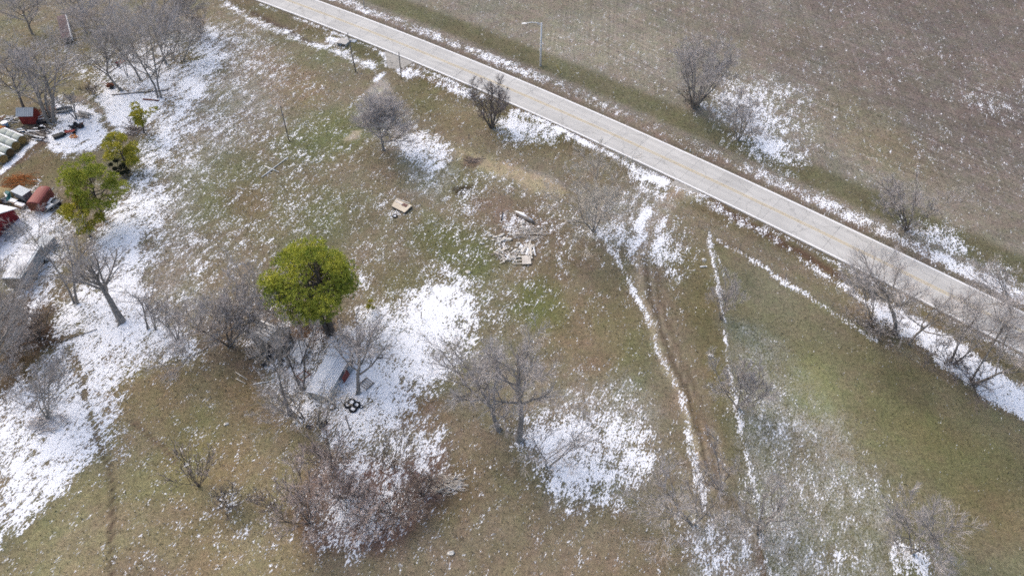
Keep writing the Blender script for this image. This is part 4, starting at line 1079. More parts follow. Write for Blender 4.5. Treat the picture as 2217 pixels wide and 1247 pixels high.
# ------------------------------------------------------------------ evergreens
def pine(base, crown, rpx, label, material, trunk_r=.2, nclump=1500, flat=1.0, skirt=.25, seed=1, name="pine_tree", blade=.32, lobes=14, trunks=1):
    rng = np.random.default_rng(seed)
    b = at(*base)
    lo, hi = .2, 30.0
    for _ in range(40):
        mid = (lo + hi) / 2
        x, y = ray(crown[0], crown[1], b.z + mid)
        if y > b.y: lo = mid
        else: hi = mid
    zc = (lo + hi) / 2; x, _ = ray(crown[0], crown[1], b.z + zc); lean = float(x) - b.x
    Rm = rpx / ppm((float(x), b.y, b.z + zc)); Rz = min(Rm * flat, zc * .93)
    root = empty(name, b, label, "tree")
    H = zc + Rz * .9
    st = []; rr = []
    for q in range(trunks):
        off = (q - (trunks - 1) / 2) * trunk_r * 1.5
        K = 7; pts = np.array([[lean * (k / (K - 1)) + off + (off * 3 if trunks > 1 else 0) * k / (K - 1) + rng.normal() * .05, rng.normal() * .05, -.15 + H * k / (K - 1)] for k in range(K)])
        st.append(pts); rr.append(trunk_r * np.array([1.2, .95, .82, .66, .5, .3, .06]))
    v, f = tubes(np.array(st), np.array(rr), 8); link("trunk", raw_mesh("trunk", v, f, M['pine_bark'], True), root)
    # lobes of foliage round the crown, clumps of needles on them
    cen = np.array([lean, 0, zc])
    lc = []
    for i in range(lobes):
        d = rng.normal(size=3); d /= np.linalg.norm(d)
        rad = rng.uniform(.55, .84)
        lc.append(cen + d * np.array([Rm, Rm, Rz]) * rad)
    lc = np.array(lc); lr = rng.uniform(.20, .34, lobes) * Rm
    k = rng.integers(0, lobes, nclump); d = unit(rng.normal(size=(nclump, 3)))
    rad = rng.uniform(.45, 1.05, nclump) ** .6
    d[:, 2] = np.abs(d[:, 2]) * np.where(rng.random(nclump) < .75, 1, -.6)
    cp = lc[k] + d * (lr[k] * rad)[:, None] * np.array([1, 1, .62])
    cp = cp[cp[:, 2] > zc * skirt * .5]
    out = unit(cp - cen + np.array([0, 0, .5])) 
    # limbs to the lobes
    P1 = []; R1 = []
    for c in lc:
        t = np.clip((c[2] / H) - rng.uniform(.12, .3), .12, .9); o = st[rng.integers(0, trunks)]
        i0 = t * 6; a0 = o[int(i0)] + (o[min(6, int(i0) + 1)] - o[int(i0)]) * (i0 - int(i0))
        P1.append([a0 + (c - a0) * s + np.array([0, 0, -.10 * Rm * math.sin(s * 3.14)]) for s in (0, .3, .6, .85, 1.1)]); R1.append(trunk_r * np.array([.36, .28, .2, .13, .05]))
    P1 = np.array(P1); R1 = np.array(R1)
    P2, R2, a2 = spawn(rng, P1, R1, np.full(lobes, 7), .3, 1., 40, 10, .4, 4, .05, .12, .55, .015)
    for i in range(lobes):
        kk = np.nonzero(a2 == i)[0]; v, f = join([tubes(P1[i:i + 1], R1[i:i + 1], 5), tubes(P2[kk], R2[kk], 3)])
        link("limb", raw_mesh("limb", v, f, M['pine_bark'], True), root)
    nb = 15; n = len(cp); tri = []
    cs = rng.uniform(.75, 1.3, n)
    for q in range(nb):
        dd = unit(rng.normal(size=(n, 3)) * .8 + out * .75)
        tip = cp + dd * (blade * cs * rng.uniform(.7, 1.2, n))[:, None]
        sd = unit(np.cross(dd, rng.normal(size=(n, 3)))) * (.030 * blade / .32)
        tri.append(np.stack([cp + dd * .03 - sd, cp + dd * .03 + sd, tip], 1))
    V = np.concatenate(tri).reshape(-1, 3)
    link("crown", raw_mesh("crown", V, np.arange(len(V)).reshape(-1, 3), M[material]), root)
    return root
pine((716, 722), (673, 611), 103, "big round-crowned green pine standing alone in the middle of the lot", 'needle', .34, 5200, 1.0, seed=3, lobes=72, trunks=2, skirt=.35)
pine((312, 288), (312, 249), 34, "smallest yellow-green pine, nearest the stout bare tree", 'needle_olive', .12, 520, 1.0, seed=5, lobes=13, blade=.3)
pine((277, 372), (261, 325), 44, "yellow-green pine with a dark juniper at its foot", 'needle_olive', .16, 1000, 1.0, seed=6, lobes=20)
pine((226, 476), (206, 398), 66, "largest of the green pines in the row beside the red trailer", 'needle', .2, 1900, 1.15, seed=8, lobes=34)
pine((196, 513), (178, 464), 44, "olive pine at the lower end of the pine row", 'needle_olive', .15, 1000, 1.1, seed=9, lobes=20)
pine((258, 378), (259, 362), 22, "dark round juniper bush at the foot of a yellow-green pine", 'needle_dark', .07, 700, .9, seed=11, lobes=9, blade=.22, name="juniper_bush", skirt=0)
pine((806, 672), (803, 661), 13, "tiny green pine sapling on the snow right of the big pine", 'needle_olive', .03, 60, .7, seed=12, lobes=5, blade=.3, name="pine_sapling", skirt=0)

# ------------------------------------------------------------------ poles, lamp, fences
def height_to(b, px, py):
    lo, hi = 0.05, 30.0
    for _ in range(40):
        mid = (lo + hi) / 2; x, y = ray(px, py, b.z + mid)
        if y > b.y: lo = mid
        else: hi = mid
    return (lo + hi) / 2, float(ray(px, py, b.z + (lo + hi) / 2)[0]) - b.x
rr = random.Random(7)

b = at(1170, 143); h, lx = height_to(b, 1172.5, 50)
root = empty("street_lamp", b, "grey steel street lamp with one long arm beside the road", "street lamp")
MB().tube([b + Vector((0, 0, -.1)), b + Vector((lx * .5, 0, h * .5)), b + Vector((lx, 0, h))], [.2, .17, .14], 10).build("pole", M['steel'], root, True)
MB().tube([b + Vector((0, 0, -.05)), b + Vector((0, 0, .35))], [.24, .22], 10).build("base", M['concrete_old'], root)
tp = b + Vector((lx, 0, h - .25)); he = at(1137, 54); 
ax, ay = ray(1140, 52.5, b.z + h - .1)
end = Vector((float(ax), b.y - .1, b.z + h - .05))
MB().tube([tp, tp.lerp(end, .35) + Vector((0, 0, .22)), tp.lerp(end, .7) + Vector((0, 0, .22)), end], .08, 7).build("arm", M['steel'], root, True)
MB().bar(tp + Vector((0, 0, -.45)), tp.lerp(end, .35) + Vector((0, 0, .18)), .05).build("brace", M['steel'], root)
d = (end - tp).normalized()
hm = MB(frame(end, end + d)); 
hm._add([(-.05, -.09, .05), (.3, -.2, .07), (.75, -.14, .02), (.85, 0, 0), (.75, .14, .02), (.3, .2, .07), (-.05, .09, .05),
         (-.05, -.06, -.05), (.3, -.14, -.12), (.75, -.1, -.12), (.85, 0, -.05), (.75, .1, -.12), (.3, .14, -.12), (-.05, .06, -.05)],
        [tuple(range(7)), tuple(range(13, 6, -1))] + [(i, (i + 1) % 7, (i + 1) % 7 + 7, i + 7) for i in range(7)])
hm.build("lamp_head", M['white'], root)

def pole(basep, top, r, label, cross=None, material='old_wood'):
    b = at(*basep); h, lx = height_to(b, *top)
    root = empty("utility_pole", b, label, "pole")
    MB().tube([b + Vector((0, 0, -.2)), b + Vector((lx * .5, 0, h * .5)), b + Vector((lx, 0, h))], [r, r * .85, r * .7], 9).build("pole_shaft", M[material], root, True)
    MB().tube([b + Vector((lx, 0, h)), b + Vector((lx, 0, h + .05))], [r * .75, r * .3], 9).build("pole_cap", M['steel_dark'], root)
    MB().box(b.x + lx * .8 - .07, b.x + lx * .8 + .07, b.y - r - .12, b.y - r + .03, b.z + h * .75, b.z + h * .75 + .3).build("bracket", M['steel_dark'], root)
    return root
pole((626, 306), (607, 230), .11, "dark leaning wooden pole standing alone in the grass, left of the oval bare tree", material='old_wood')
pole((770, 156), (752.5, 72), .12, "tall wooden pole near the culvert, left of the driveway apron", material='old_wood')
pole((869, 171), (863.5, 114), .11, "short wooden pole in front of the driveway apron", material='old_wood')
pole((788, 14), (784, -30), .10, "pale post beyond the road at the top edge", material='concrete_old')
for (p, q, m, lb, c) in [((1443, 236), (1443, 231), 'white', "white marker post on the grass below the fan-shaped tree", 'marker post'),
                         ((1484, 324), (1487, 319), 'white', "left of two short white posts at the road's far edge", 'marker post'),
                         ((1494, 329), (1495, 323), 'white', "right of two short white posts at the road's far edge", 'marker post'),
                         ((1215, 158), (1206, 143), 'yellow_plastic', "leaning yellow cable marker in the grass right of the street lamp", 'marker post'),
                         ((912, 689), (912, 676), 'dark_wood', "lone thin stake in the snow left of the twin grey trees", 'stake'),
                         ((1015, 300), (1015, 291), 'old_wood', "small grey stake on the grass above the bare clearing", 'stake')]:
    b = at(*p); h, lx = height_to(b, *q); root = empty(c.replace(' ', '_'), b, lb, c)
    MB().tube([b + Vector((0, 0, -.1)), b + Vector((lx, 0, h))], .055, 7).build("post", M[m], root)
    MB().tube([b + Vector((lx * .98, 0, h * .9)), b + Vector((lx * 1.02, 0, h * 1.03))], .065, 7).build("cap", M[m], root)

def fence(pts, step, h, label, group=None, post='old_wood', wires=4, r=.05, mesh=True):
    w = [at(*p) for p in pts]
    root = empty("wire_fence", w[0], label, "fence")
    acc = []
    for a, c in zip(w[:-1], w[1:]):
        n = max(1, int((c - a).length / step))
        acc += [a.lerp(c, k / n) for k in range(n)]
    acc.append(w[-1])
    P = []
    me = None
    for i, q in enumerate(acc):
        z = float(height(np.array([q.x]), np.array([q.y]))[0]); q = Vector((q.x + rr.uniform(-.06, .06), q.y + rr.uniform(-.06, .06), z)); P.append(q)
        if me is None:
            m = MB(); m.tube([Vector((0, 0, -.2)), Vector((0, 0, h))], [r, r * .9], 6); o = m.build("post", M[post]); o.location = (0, 0, 0)
            me = bpy.data.meshes.new("post"); me.from_pydata([tuple(v) for v in m.v], [], m.f); me.materials.append(M[post]); bpy.data.objects.remove(o)
        o = link("post", me, root, q - w[0]); o.rotation_euler = (rr.uniform(-.08, .08), rr.uniform(-.08, .08), rr.uniform(0, 6))
    for k in range(wires):
        z = h * (.22 + .75 * k / max(1, wires - 1))
        m = MB()
        for a, c in zip(P[:-1], P[1:]):
            mid = (a + c) / 2 + Vector((0, 0, z - .03))
            m.tube([a + Vector((0, 0, z)), mid, c + Vector((0, 0, z))], .009, 3, cap=False)
        m.build("wire", M['steel_dark'], root)
    return root
fence([(1532, 505), (1548, 580), (1564, 690), (1578, 790), (1597, 890), (1612, 960), (1636, 1090), (1650, 1180), (1662, 1260), (1675, 1330)], 3.6, 1.15, "wire fence running down beside the dirt track, along a line of snow", post='steel_dark', r=.035)
fence([(1512, 490), (1600, 540), (1700, 605), (1800, 668), (1900, 735), (2000, 795), (2120, 855), (2260, 925)], 4.0, 1.15, "wire fence parallel to the road above the green pasture", post='steel_dark', r=.035)

# culvert under the first driveway
b = at(741, 96); f = frame(at(733, 99), at(748, 101)); L = (at(748, 101) - at(733, 99)).length
root = empty("culvert", b, "dark concrete box culvert opening in the roadside ditch", "culvert")
f.col[3][2] = b.z - .42
for x0 in (-.25, L): MB(f).box(x0, x0 + .25, -.1, 1.6, -.4, .75).build("side_wall", M['concrete_old'], root)
MB(f).box(-.25, L + .25, -.15, 1.7, .75, .9).build("top_slab", M['concrete_old'], root)
MB(f).box(0, L, 1.3, 1.6, -.4, .74).box(0, L, -.1, 1.29, -.4, -.02).build("shade_lining", M['dark_hole'], root)  # back and floor of the opening, its shade put into the colour
b = at(760, 89); root = empty("drain_cover", b, "bluish grey slab lying on the bank above the culvert", "slab")
MB(frame(b, b + Vector((1, -.3, 0)))).box(-1.0, 1.0, -.5, .5, 0, .12).build("slab", M['grey_sheet'], root)
MB(frame(b, b + Vector((1, -.3, 0)))).box(-.25, .25, -.2, .2, .12, .18).build("hatch", M['concrete_old'], root)

# ------------------------------------------------------------------ tyres
def tyre(px, py, dia, label, tilt=(0, 0), group=None, lift=0.0, whitewall=False, filled=True):
    r = dia * .125
    b = at(px, py) + Vector((0, 0, lift)); c = Vector((0, 0, r * 1.1))
    root = empty("tyre", b, label, "tyre", group)
    m = MB(Matrix.Translation(b)); m.torus(c, dia / 2 - r, r, tilt=tilt); m.build("casing", M['rubber'], root, True)
    m = MB(Matrix.Translation(b))
    for k in range(18):
        a = 6.283 * k / 18; ca_, sa_ = math.cos(a), math.sin(a); T = Matrix.Rotation(tilt[0], 4, 'X') @ Matrix.Rotation(tilt[1], 4, 'Y')
        ro = dia / 2
        m.bar(c + T @ Vector((ca_ * ro, sa_ * ro, -r * .7)), c + T @ Vector((ca_ * ro, sa_ * ro, r * .7)), .05, .05)
    m.build("tread", M['rubber'], root)
    if filled:
        m = MB(Matrix.Translation(b)); m.tube([Vector((0, 0, .01)), Vector((0, 0, r * 1.5))], dia / 2 - r * 1.6, 14); m.build("snow_fill", M['snow'], root)
    return root
tyre(718, 882, .95, "large tyre lying alone in front of the white shed")
tyre(754, 877, .92, "left tyre of the four lying together on the snow")
tyre(762, 873, .92, "tyre resting on the left one of the four", lift=.16, tilt=(.12, .1))
tyre(772, 878, .92, "right tyre of the four lying together on the snow")
tyre(765, 886, .95, "lowest tyre of the four lying together on the snow")
tyre(782.5, 881, .42, "very small tyre beside the group of four")
tyre(703, 918, .75, "tyre leaning against the pale forked trunk", tilt=(.9, .3), lift=.15, filled=False)
tyre(824, 772, .60, "lone tyre on open snow right of the grey fan-shaped tree")
tyre(618, 799, .48, "small tyre lying among the junk by the collapsed shed")
tyre(855, 469, .70, "tyre beside the cream board in the grass")
tyre(747, 731, .62, "snow-covered tyre just below the big pine's right branches")

# ------------------------------------------------------------------ white metal shed
A, B_, C_, D_ = at(668, 858, 0), at(712, 870, 0), at(770, 779, 0), at(718, 765, 0)
Hs = 1.15
f = frame(A, B_); wx = (B_ - A).length; wy = (D_ - A).length
f.col[3][2] = min(A.z, B_.z)
root = empty("metal_shed", (A + C_) / 2, "long low shed with a snowy white ribbed metal roof", "shed")
root.location.z = f.col[3][2]
MB(f).box(0, wx, 0, .08, -.1, Hs).build("front_wall", mat("shed_front_board", (.50, .47, .42), var=.15, scale=1), root)
for bb in ((0, .08, .08, wy), (wx - .08, wx, .08, wy), (.08, wx - .08, wy - .08, wy)): MB(f).box(*bb, -.1, Hs).build("wall", M['pale_sheet'], root)
MB(f).box(.25, .75, -.03, 0, .3, .8).build("window", M['steel_dark'], root)
MB(f).box(wx - .55, wx - .1, -.04, 0, 0, .95).build("door", M['dark_wood'], root)
nr = 13
for i in range(nr):
    x0 = -.12 + (wx + .24) * i / nr; x1 = -.12 + (wx + .24) * (i + 1) / nr
    m = MB(f); z0 = Hs + .02 + .2 * (1 - abs(2 * (x0 + x1) / 2 / wx - 1)) 
    m._add([(x0, -.15, z0), (x1 - .05, -.15, z0), (x1 - .045, -.15, z0 + .022), (x1, -.15, z0 + .022),
            (x0, wy + .15, z0), (x1 - .05, wy + .15, z0), (x1 - .045, wy + .15, z0 + .022), (x1, wy + .15, z0 + .022)],
           [(0, 1, 5, 4), (1, 2, 6, 5), (2, 3, 7, 6)])
    m._add([(x0, -.15, z0 - .03), (x1, -.15, z0 - .03), (x1, wy + .15, z0 - .03), (x0, wy + .15, z0 - .03)], [(3, 2, 1, 0)])
    m.build("roof_panel", M['snow'], root)
MB(f).poly([(.9, .5, Hs + .28), (1.5, .45, Hs + .28), (1.55, .95, Hs + .28), (.95, 1.0, Hs + .28)], .03).build("hatch", M['snow'], root)
# two sheets leaning on its right side
def leaning(pxs, zs, name, material, label):
    P = [at(*p, dz=z) for p, z in zip(pxs, zs)]
    root = empty(name, sum(P, Vector()) / 4 * 1.0, label, "metal sheet")
    root.location.z = min(p.z for p in P)
    n = (P[1] - P[0]).cross(P[3] - P[0]).normalized()
    if n.z < 0: n = -n
    m = MB(); m.poly(P, .04, n); m.build("sheet", M[material], root)
    m = MB()
    for k in range(1, 6):
        t = k / 6; m.bar(P[0].lerp(P[3], t) + n * .05, P[1].lerp(P[2], t) + n * .05, .05, .04)
    m.build("corrugation", M[material], root)
leaning([(751, 800), (757, 789), (766, 798), (758, 811)], [1.15, 1.15, .1, .1], "metal_sheet", 'grey_sheet', "blue-grey metal sheet leaning on the white shed's right side")
leaning([(740, 819), (750, 800), (757, 811), (745, 829)], [1.15, 1.15, .1, .1], "metal_sheet", 'red_faded', "rusty red metal sheet leaning on the white shed's right side")
leaning([(757, 788), (761, 780), (764, 784), (762, 796)], [1.1, 1.1, .1, .1], "metal_sheet", 'steel_dark', "dark narrow sheet at the back of the white shed's right side")

# ladder-like rack by the fan tree
def slat_rack(p, q, wdt, n, label, material, name="pallet", cat="pallet", lift=.05, sw=.1, rails=2):
    a, c = at(*p), at(*q); L = (c - a).length; f = frame(a, c); f.col[3][2] = min(a.z, c.z) + lift
    root = empty(name, a, label, cat); root.location.z = f.col[3][2]
    for k in range(rails):
        y = (k / (rails - 1) - .5) * (wdt - .1)
        MB(f).box(0, L, y - .05, y + .05, 0, .1).build("rail", M[material], root)
    for k in range(n):
        x = L * (k + .5) / n
        MB(f).box(x - sw / 2, x + sw / 2, -wdt / 2, wdt / 2, .103, .13).build("slat", M[material], root)
    return root
slat_rack((784, 840), (803, 823), 1.3, 5, "dark slatted pallet on the snow right of the fan-shaped tree's trunk", 'old_wood')
slat_rack((533, 767), (566, 752), 1.9, 6, "grey slatted pallet with three white bars left of the collapsed shed", 'old_wood', sw=.16)
# angle-iron frame near shed
f = frame(at(655, 828), at(669, 817)); a = at(655, 828)
root = empty("metal_frame", a, "square rusty frame on the snow left of the white shed", "metal frame")
f.col[3][2] = a.z + .3
for y0 in (-.05, .9): MB(f).box(-.05, 1.25, y0, y0 + .1, 0, .06).build("rail", M['rust'], root)
for x0 in (-.05, 1.15): MB(f).box(x0, x0 + .1, .05, .9, 0, .06).build("side_rail", M['rust'], root)
for x0 in (-.04, 1.16):
    for y0 in (-.04, .91): MB(f).box(x0, x0 + .08, y0, y0 + .08, -.35, 0).build("leg", M['rust'], root)
def lying_pole(p, q, r, label, material, name="pole", z=.08):
    a, c = at(*p), at(*q); root = empty(name, a, label, "pole")
    n = Vector((0, 0, z))
    MB().tube([a + n, a.lerp(c, .5) + n + Vector((0, 0, .03)), c + n], [r, r, r * .8], 7).build("shaft", M[material], root, True)
    MB().tube([c + n, c + n + (c - a).normalized() * .12], [r * 1.2, r * 1.2], 7).build("end_cap", M[material], root)
lying_pole((549, 832), (592, 825), .06, "thin white pipe lying in the leafless thicket", 'white', "pipe")
lying_pole((510, 806), (534, 821), .05, "upper pale stick lying left of the leafless thicket", 'pale_wood')
lying_pole((511, 820), (530, 830), .05, "lower pale stick lying left of the leafless thicket", 'pale_wood')
lying_pole((242, 207), (364, 196), .10, "long pale rail lying on the snow under the farmyard trees", 'old_wood')
lying_pole((310, 216), (342, 219), .13, "rusty red beam at the foot of the stout forked tree", 'rust')
lying_pole((567, 385), (622, 343), .07, "long white pipe lying in the grass under the leaning dark pole", 'white', "pipe", .1)
lying_pole((573, 362), (603, 374), .06, "short white pipe crossing the long one in the grass", 'white', "pipe", .2)
lying_pole((1515, 579), (1528, 578), .1, "short white plastic pipe left of the wire fence", 'white', "pipe", .1)
lying_pole((748, 900), (757, 929), .06, "dark broken branch standing in snow below the tyres", 'dark_wood')
lying_pole((128, 742), (208, 714), .05, "dark fallen branch lying across the snow slope", 'dark_wood')

# ------------------------------------------------------------------ collapsed shed
root_p = at(585, 742)
root = empty("collapsed_shed", root_p, "small ruined shed with caved snowy roof under the bare trees", "shed")
def q4(pxz): return [at(p[0], p[1], dz=p[2]) for p in pxz]
hr = 2.1
ridge_l, ridge_r = at(572, 742, hr * .75), at(608, 746, hr * .75)
P = q4([(549, 720, 1.5), (566, 693, 1.9), (600, 707, 2.4), (578, 742, 2.0)])
m = MB(); m.poly(P, .08, (P[1] - P[0]).cross(P[3] - P[0]).normalized() * (-1 if (P[1] - P[0]).cross(P[3] - P[0]).z < 0 else 1)); m.build("roof_panel", M['snow_dirty'], root)
P = q4([(580, 742, 2.0), (602, 708, 2.4), (628, 709, 1.8), (606, 744, 1.4)])
m = MB(); m.poly(P, .08, (0, 0, 1)); m.build("roof_panel", M['tan_board'], root)
P = q4([(608, 745, 1.35), (629, 711, 1.75), (629, 724, .02), (612, 764, .02)])
m = MB(); m.poly(P, .08, (-1, 0, 0)); m.build("wall", M['dark_wood'], root)
P = q4([(551, 722, 1.4), (579, 743, 1.9), (578, 764, .02), (552, 742, .02)])
m = MB(); m.poly(P, .08, (0, 1, 0)); m.build("wall", M['old_wood'], root)
P = q4([(580, 744, 1.85), (606, 745, 1.3), (609, 766, .02), (580, 765, .02)])
m = MB(); m.poly(P, .08, (0, 1, 0)); m.build("wall", M['dark_wood'], root)
for k in range(5):
    t = k / 5 + .08
    a = at(551, 721, 1.62).lerp(at(568, 694, 2.02), t); c = at(579, 743, 2.12).lerp(at(600, 708, 2.5), t)
    m = MB(); m.bar(a, c, .07, .05); m.build("batten", M['old_wood'], root)
for k in range(5):
    a = at(545 + k * 8 + rr.uniform(-3, 3), 730 + k * 3 + rr.uniform(-4, 4), rr.uniform(.4, 1.2)); c = at(556 + k * 6, 748 + k * 2, .05)
    m = MB(); m.bar(a, c, .16, .04); m.build("broken_board", M['rust' if k % 2 else 'dark_wood'], root)
# white panel in the shed yard
P = q4([(627, 768, .1), (644, 737, .9), (668, 742, .9), (650, 788, .1)])
root = empty("roof_sheet", at(648, 765), "snow-covered fallen roof sheet between the ruined shed and the white shed", "metal sheet")
m = MB(); m.poly(P, .05); m.build("sheet", M['snow_dirty'], root)
m = MB()
for t in (.12, .5, .88): m.bar(P[0].lerp(P[3], t), P[0].lerp(P[3], t) + Vector((0, 0, -.12)), .1); m.bar(P[1].lerp(P[2], t), Vector((*P[1].lerp(P[2], t)[:2], at(655, 750).z)), .1)
m.build("prop", M['old_wood'], root)
for (x, y, s) in [(603, 771, .35), (610, 781, .3), (606, 789, .28), (592, 764, .4), (582, 775, .45), (575, 790, .5), (690, 917, .3), (668, 925, .35)]:
    b = at(x, y); root = tag(MB(Matrix.Translation(b)).lump((0, 0, s * .3), s, s * .7, s * .45, rr, .35).build("scrap_heap", M['black']), "small black scrap on the snow around the sheds", "scrap", "black scraps around the sheds")

# ------------------------------------------------------------------ brush heaps
def brush_heap(px, py, r, n, label, material, h=.6, arc=False, thick=(.02, .05), length=(.8, 2.2)):
    b = at(px, py); rng = np.random.default_rng(int(px * 7 + py))
    P, Q = [], []
    for i in range(n):
        a = rng.uniform(0, 6.283); d = rng.uniform(0, 1) ** .6 * r; o = np.array([math.cos(a) * d, math.sin(a) * d * .7, rng.uniform(0, h) * (1 - d / r * .6)])
        di = rng.uniform(-.6, .6) + (0 if arc else rng.choice([0, 3.14])); L = rng.uniform(*length)
        v = np.array([math.cos(di), math.sin(di), rng.uniform(-.15, .25)]); bend = rng.normal(size=3) * .25 * L; bend[2] = abs(bend[2]) * .4
        P.append([o - v * L / 2, o + bend * .5, o + v * L / 2]); Q.append(rng.uniform(*thick) * np.array([1, .8, .4]))
    P = np.array(P); P[..., 2] = np.maximum(P[..., 2], -.02); Q = np.array(Q)
    root = empty("brush_heap", b, label, "brush heap")
    for k, nm in ((slice(0, n // 4), "branch"), (slice(n // 4, n), "twigs")):
        v, f = tubes(P[k], Q[k], 4)
        if nm == "branch":
            for i in range(n // 4):
                vv, ff = tubes(P[i:i + 1], Q[i:i + 1] * 1.3, 5); link("branch", raw_mesh("branch", vv, ff, M[material], True), root)
        else: o = link("twigs", raw_mesh("twigs", v, f, M[material], True), root)
    return root
brush_heap(105, 915, 1.9, 90, "grey heap of cut branches around the yellow-brown trunk", 'twig', .7)
brush_heap(968, 1048, 1.7, 70, "heap of snow-dusted white branches on the tan grass at the bottom", 'twig_pale', .5)
brush_heap(1150, 505, 2.2, 80, "tangle of pale branches on the rubble heap", 'twig_pale', .5)
brush_heap(25, 400, 1.2, 2, "x", 'twig') if False else None
brush_heap(45, 395, 2.6, 120, "heap of rusty orange brush in the farmyard", 'orange_brush', .7, thick=(.02, .045))
brush_heap(1026, 348, 1.2, 40, "ring of dead brown brush on the bare clearing", 'twig_brown', .25)
brush_heap(290, 285, 1.6, 50, "pile of old brown sticks in snow beneath the smallest pine", 'twig_brown', .3)
brush_heap(1245, 482, 1.5, 26, "pale dead branches on the ground left of the straw-coloured tree", 'twig_pale', .3)
brush_heap(1195, 452, 1.2, 10, "few thin white sticks in the grass right of the rubble", 'twig_pale', .15)

# ------------------------------------------------------------------ cream board and rubble in the lot
P = [at(848, 447, .35), at(857, 432, .45), at(892, 446, .35), at(876, 461, .25)]
root = empty("board_stack", at(868, 452), "cream wooden board with a brown square lying in the grass", "board")
m = MB(); m.poly(P, .08); m.build("board", M['cream'], root)
c_ = lambda u, v, z=.085: P[0].lerp(P[3], u).lerp(P[1].lerp(P[2], u), v) + Vector((0, 0, z))
m = MB(); m.poly([c_(.52, .55), c_(.82, .55), c_(.82, .9), c_(.52, .9)], .03); m.build("brown_panel", M['brown_board'], root)
m = MB(); m.bar(c_(.05, .75, .11), c_(.5, .72, .11), .3, .04); m.build("batten", M['pale_wood'], root)
m = MB(); m.bar(c_(.0, 1.08, .06), c_(.8, 1.15, .06), .12, .06); m.build("batten", M['pale_wood'], root)
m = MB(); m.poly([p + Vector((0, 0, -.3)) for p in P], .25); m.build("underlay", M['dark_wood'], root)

root = empty("lumber_heap", at(1090, 548), "scattered heap of bleached white boards in the grass", "lumber heap")
for i in range(34):
    px, py = rr.gauss(1090, 13), rr.gauss(547, 8)
    a = at(px, py, rr.uniform(.05, .35)); ang = rr.choice([1.0, 1.2, -1.1, 2.2, .2]) + rr.uniform(-.5, .5); L = rr.uniform(.4, 1.9)
    m = MB(); v = Vector((math.cos(ang), math.sin(ang), rr.uniform(-.08, .08))) * L / 2
    m.bar(a - v, a + v, rr.uniform(.07, .18), .04); m.build("plank", M[rr.choice(['pale_wood', 'pale_wood', 'snow', 'old_wood'])], root)
root = empty("lumber_heap", at(1142, 540), "heap of bleached boards fanned out beside the white pallet", "lumber heap")
for i in range(26):
    px, py = rr.gauss(1144, 6), rr.gauss(540, 5)
    a = at(px, py, rr.uniform(.05, .4)); ang = 1.3 + rr.uniform(-.5, .5); L = rr.uniform(.8, 2.0)
    m = MB(); v = Vector((math.cos(ang), math.sin(ang), rr.uniform(-.08, .08))) * L / 2
    m.bar(a - v, a + v, rr.uniform(.1, .3), .05); m.build("plank", M['pale_wood' if rr.random() < .6 else 'snow'], root)
a = at(1120, 567); f = frame(at(1132, 574), at(1147, 573)); f.col[3][2] = a.z + .15
root = empty("pallet", at(1138, 566), "white boarded pallet with three prongs sticking out at the left", "pallet")
for k in range(7):
    MB(f).box(-.05 + k * .17, .10 + k * .17, -.1, 1.5, .1, .14).build("slat", M['pale_wood'], root)
for k in range(3):
    MB(f).box(-1.2, 1.15, .1 + k * .6, .19 + k * .6, 0, .09).build("prong", M['pale_wood'], root)
# rubble
for i in range(46):
    t = rr.random()
    if t < .4: px, py = rr.gauss(1112, 18), rr.gauss(505, 14)
    elif t < .75: px, py = rr.gauss(1075, 14), rr.gauss(520, 10)
    else: px, py = rr.gauss(1130, 26), rr.gauss(545, 14)
    s = rr.uniform(.14, .42); b = at(px, py)
    tag(MB(Matrix.Translation(b)).lump((0, 0, s * .2), s, s * rr.uniform(.5, .9), s * .4, rr, .4, 6, 4).build("rubble_chunk", M['rubble']), "pale chunk of broken concrete scattered around the bleached boards", "rubble", "rubble chunks around the lumber heaps")
for (x, y, s, lb) in [(1524, 563, .32, "white lump of concrete left of the wire fence"), (1538, 770, .35, "pale rock on the dark grass between track and fence"), (1817, 585, .3, "white block on the verge below the road"), (1014, 590, .4, "upper snow-white stone in the grass right of centre"), (490, 918, .3, "white stone on the tan grass at the lower left"), (976, 1197, .35, "white stone near the bottom edge"), (640, 884 + 30, .3, "grey stone beside the leafless thicket")]:
    b = at(x, y); tag(MB(Matrix.Translation(b)).lump((0, 0, s * .25), s, s * .7, s * .45, rr, .3, 7, 5).build("rock", M['rubble']), lb, "rock")
# big curled bark-grey sheet on the rubble
a, c = at(1112, 460), at(1156, 484); root = empty("split_log", a, "long split grey log with snow on top beside the rubble", "log")
sd = (c - a).normalized().cross(Vector((0, 0, 1)))
m = MB(); m.tube([a + Vector((0, 0, .2)), a.lerp(c, .3) + Vector((0, 0, .3)), a.lerp(c, .7) + Vector((0, 0, .32)), c + Vector((0, 0, .2))], [.1, .32, .34, .2], 9); m.build("trunk_piece", M['old_wood'], root, True)
m = MB(); m.tube([a.lerp(c, .1) + Vector((0, 0, .42)), a.lerp(c, .4) + Vector((0, 0, .55)), a.lerp(c, .9) + Vector((0, 0, .45))], [.08, .22, .1], 8); m.build("snow_cap", M['snow'], root, True)
lying_pole((1085, 478), (1088, 462), .09, "dark curved stump piece left of the rubble", 'dark_wood', "log", .1)

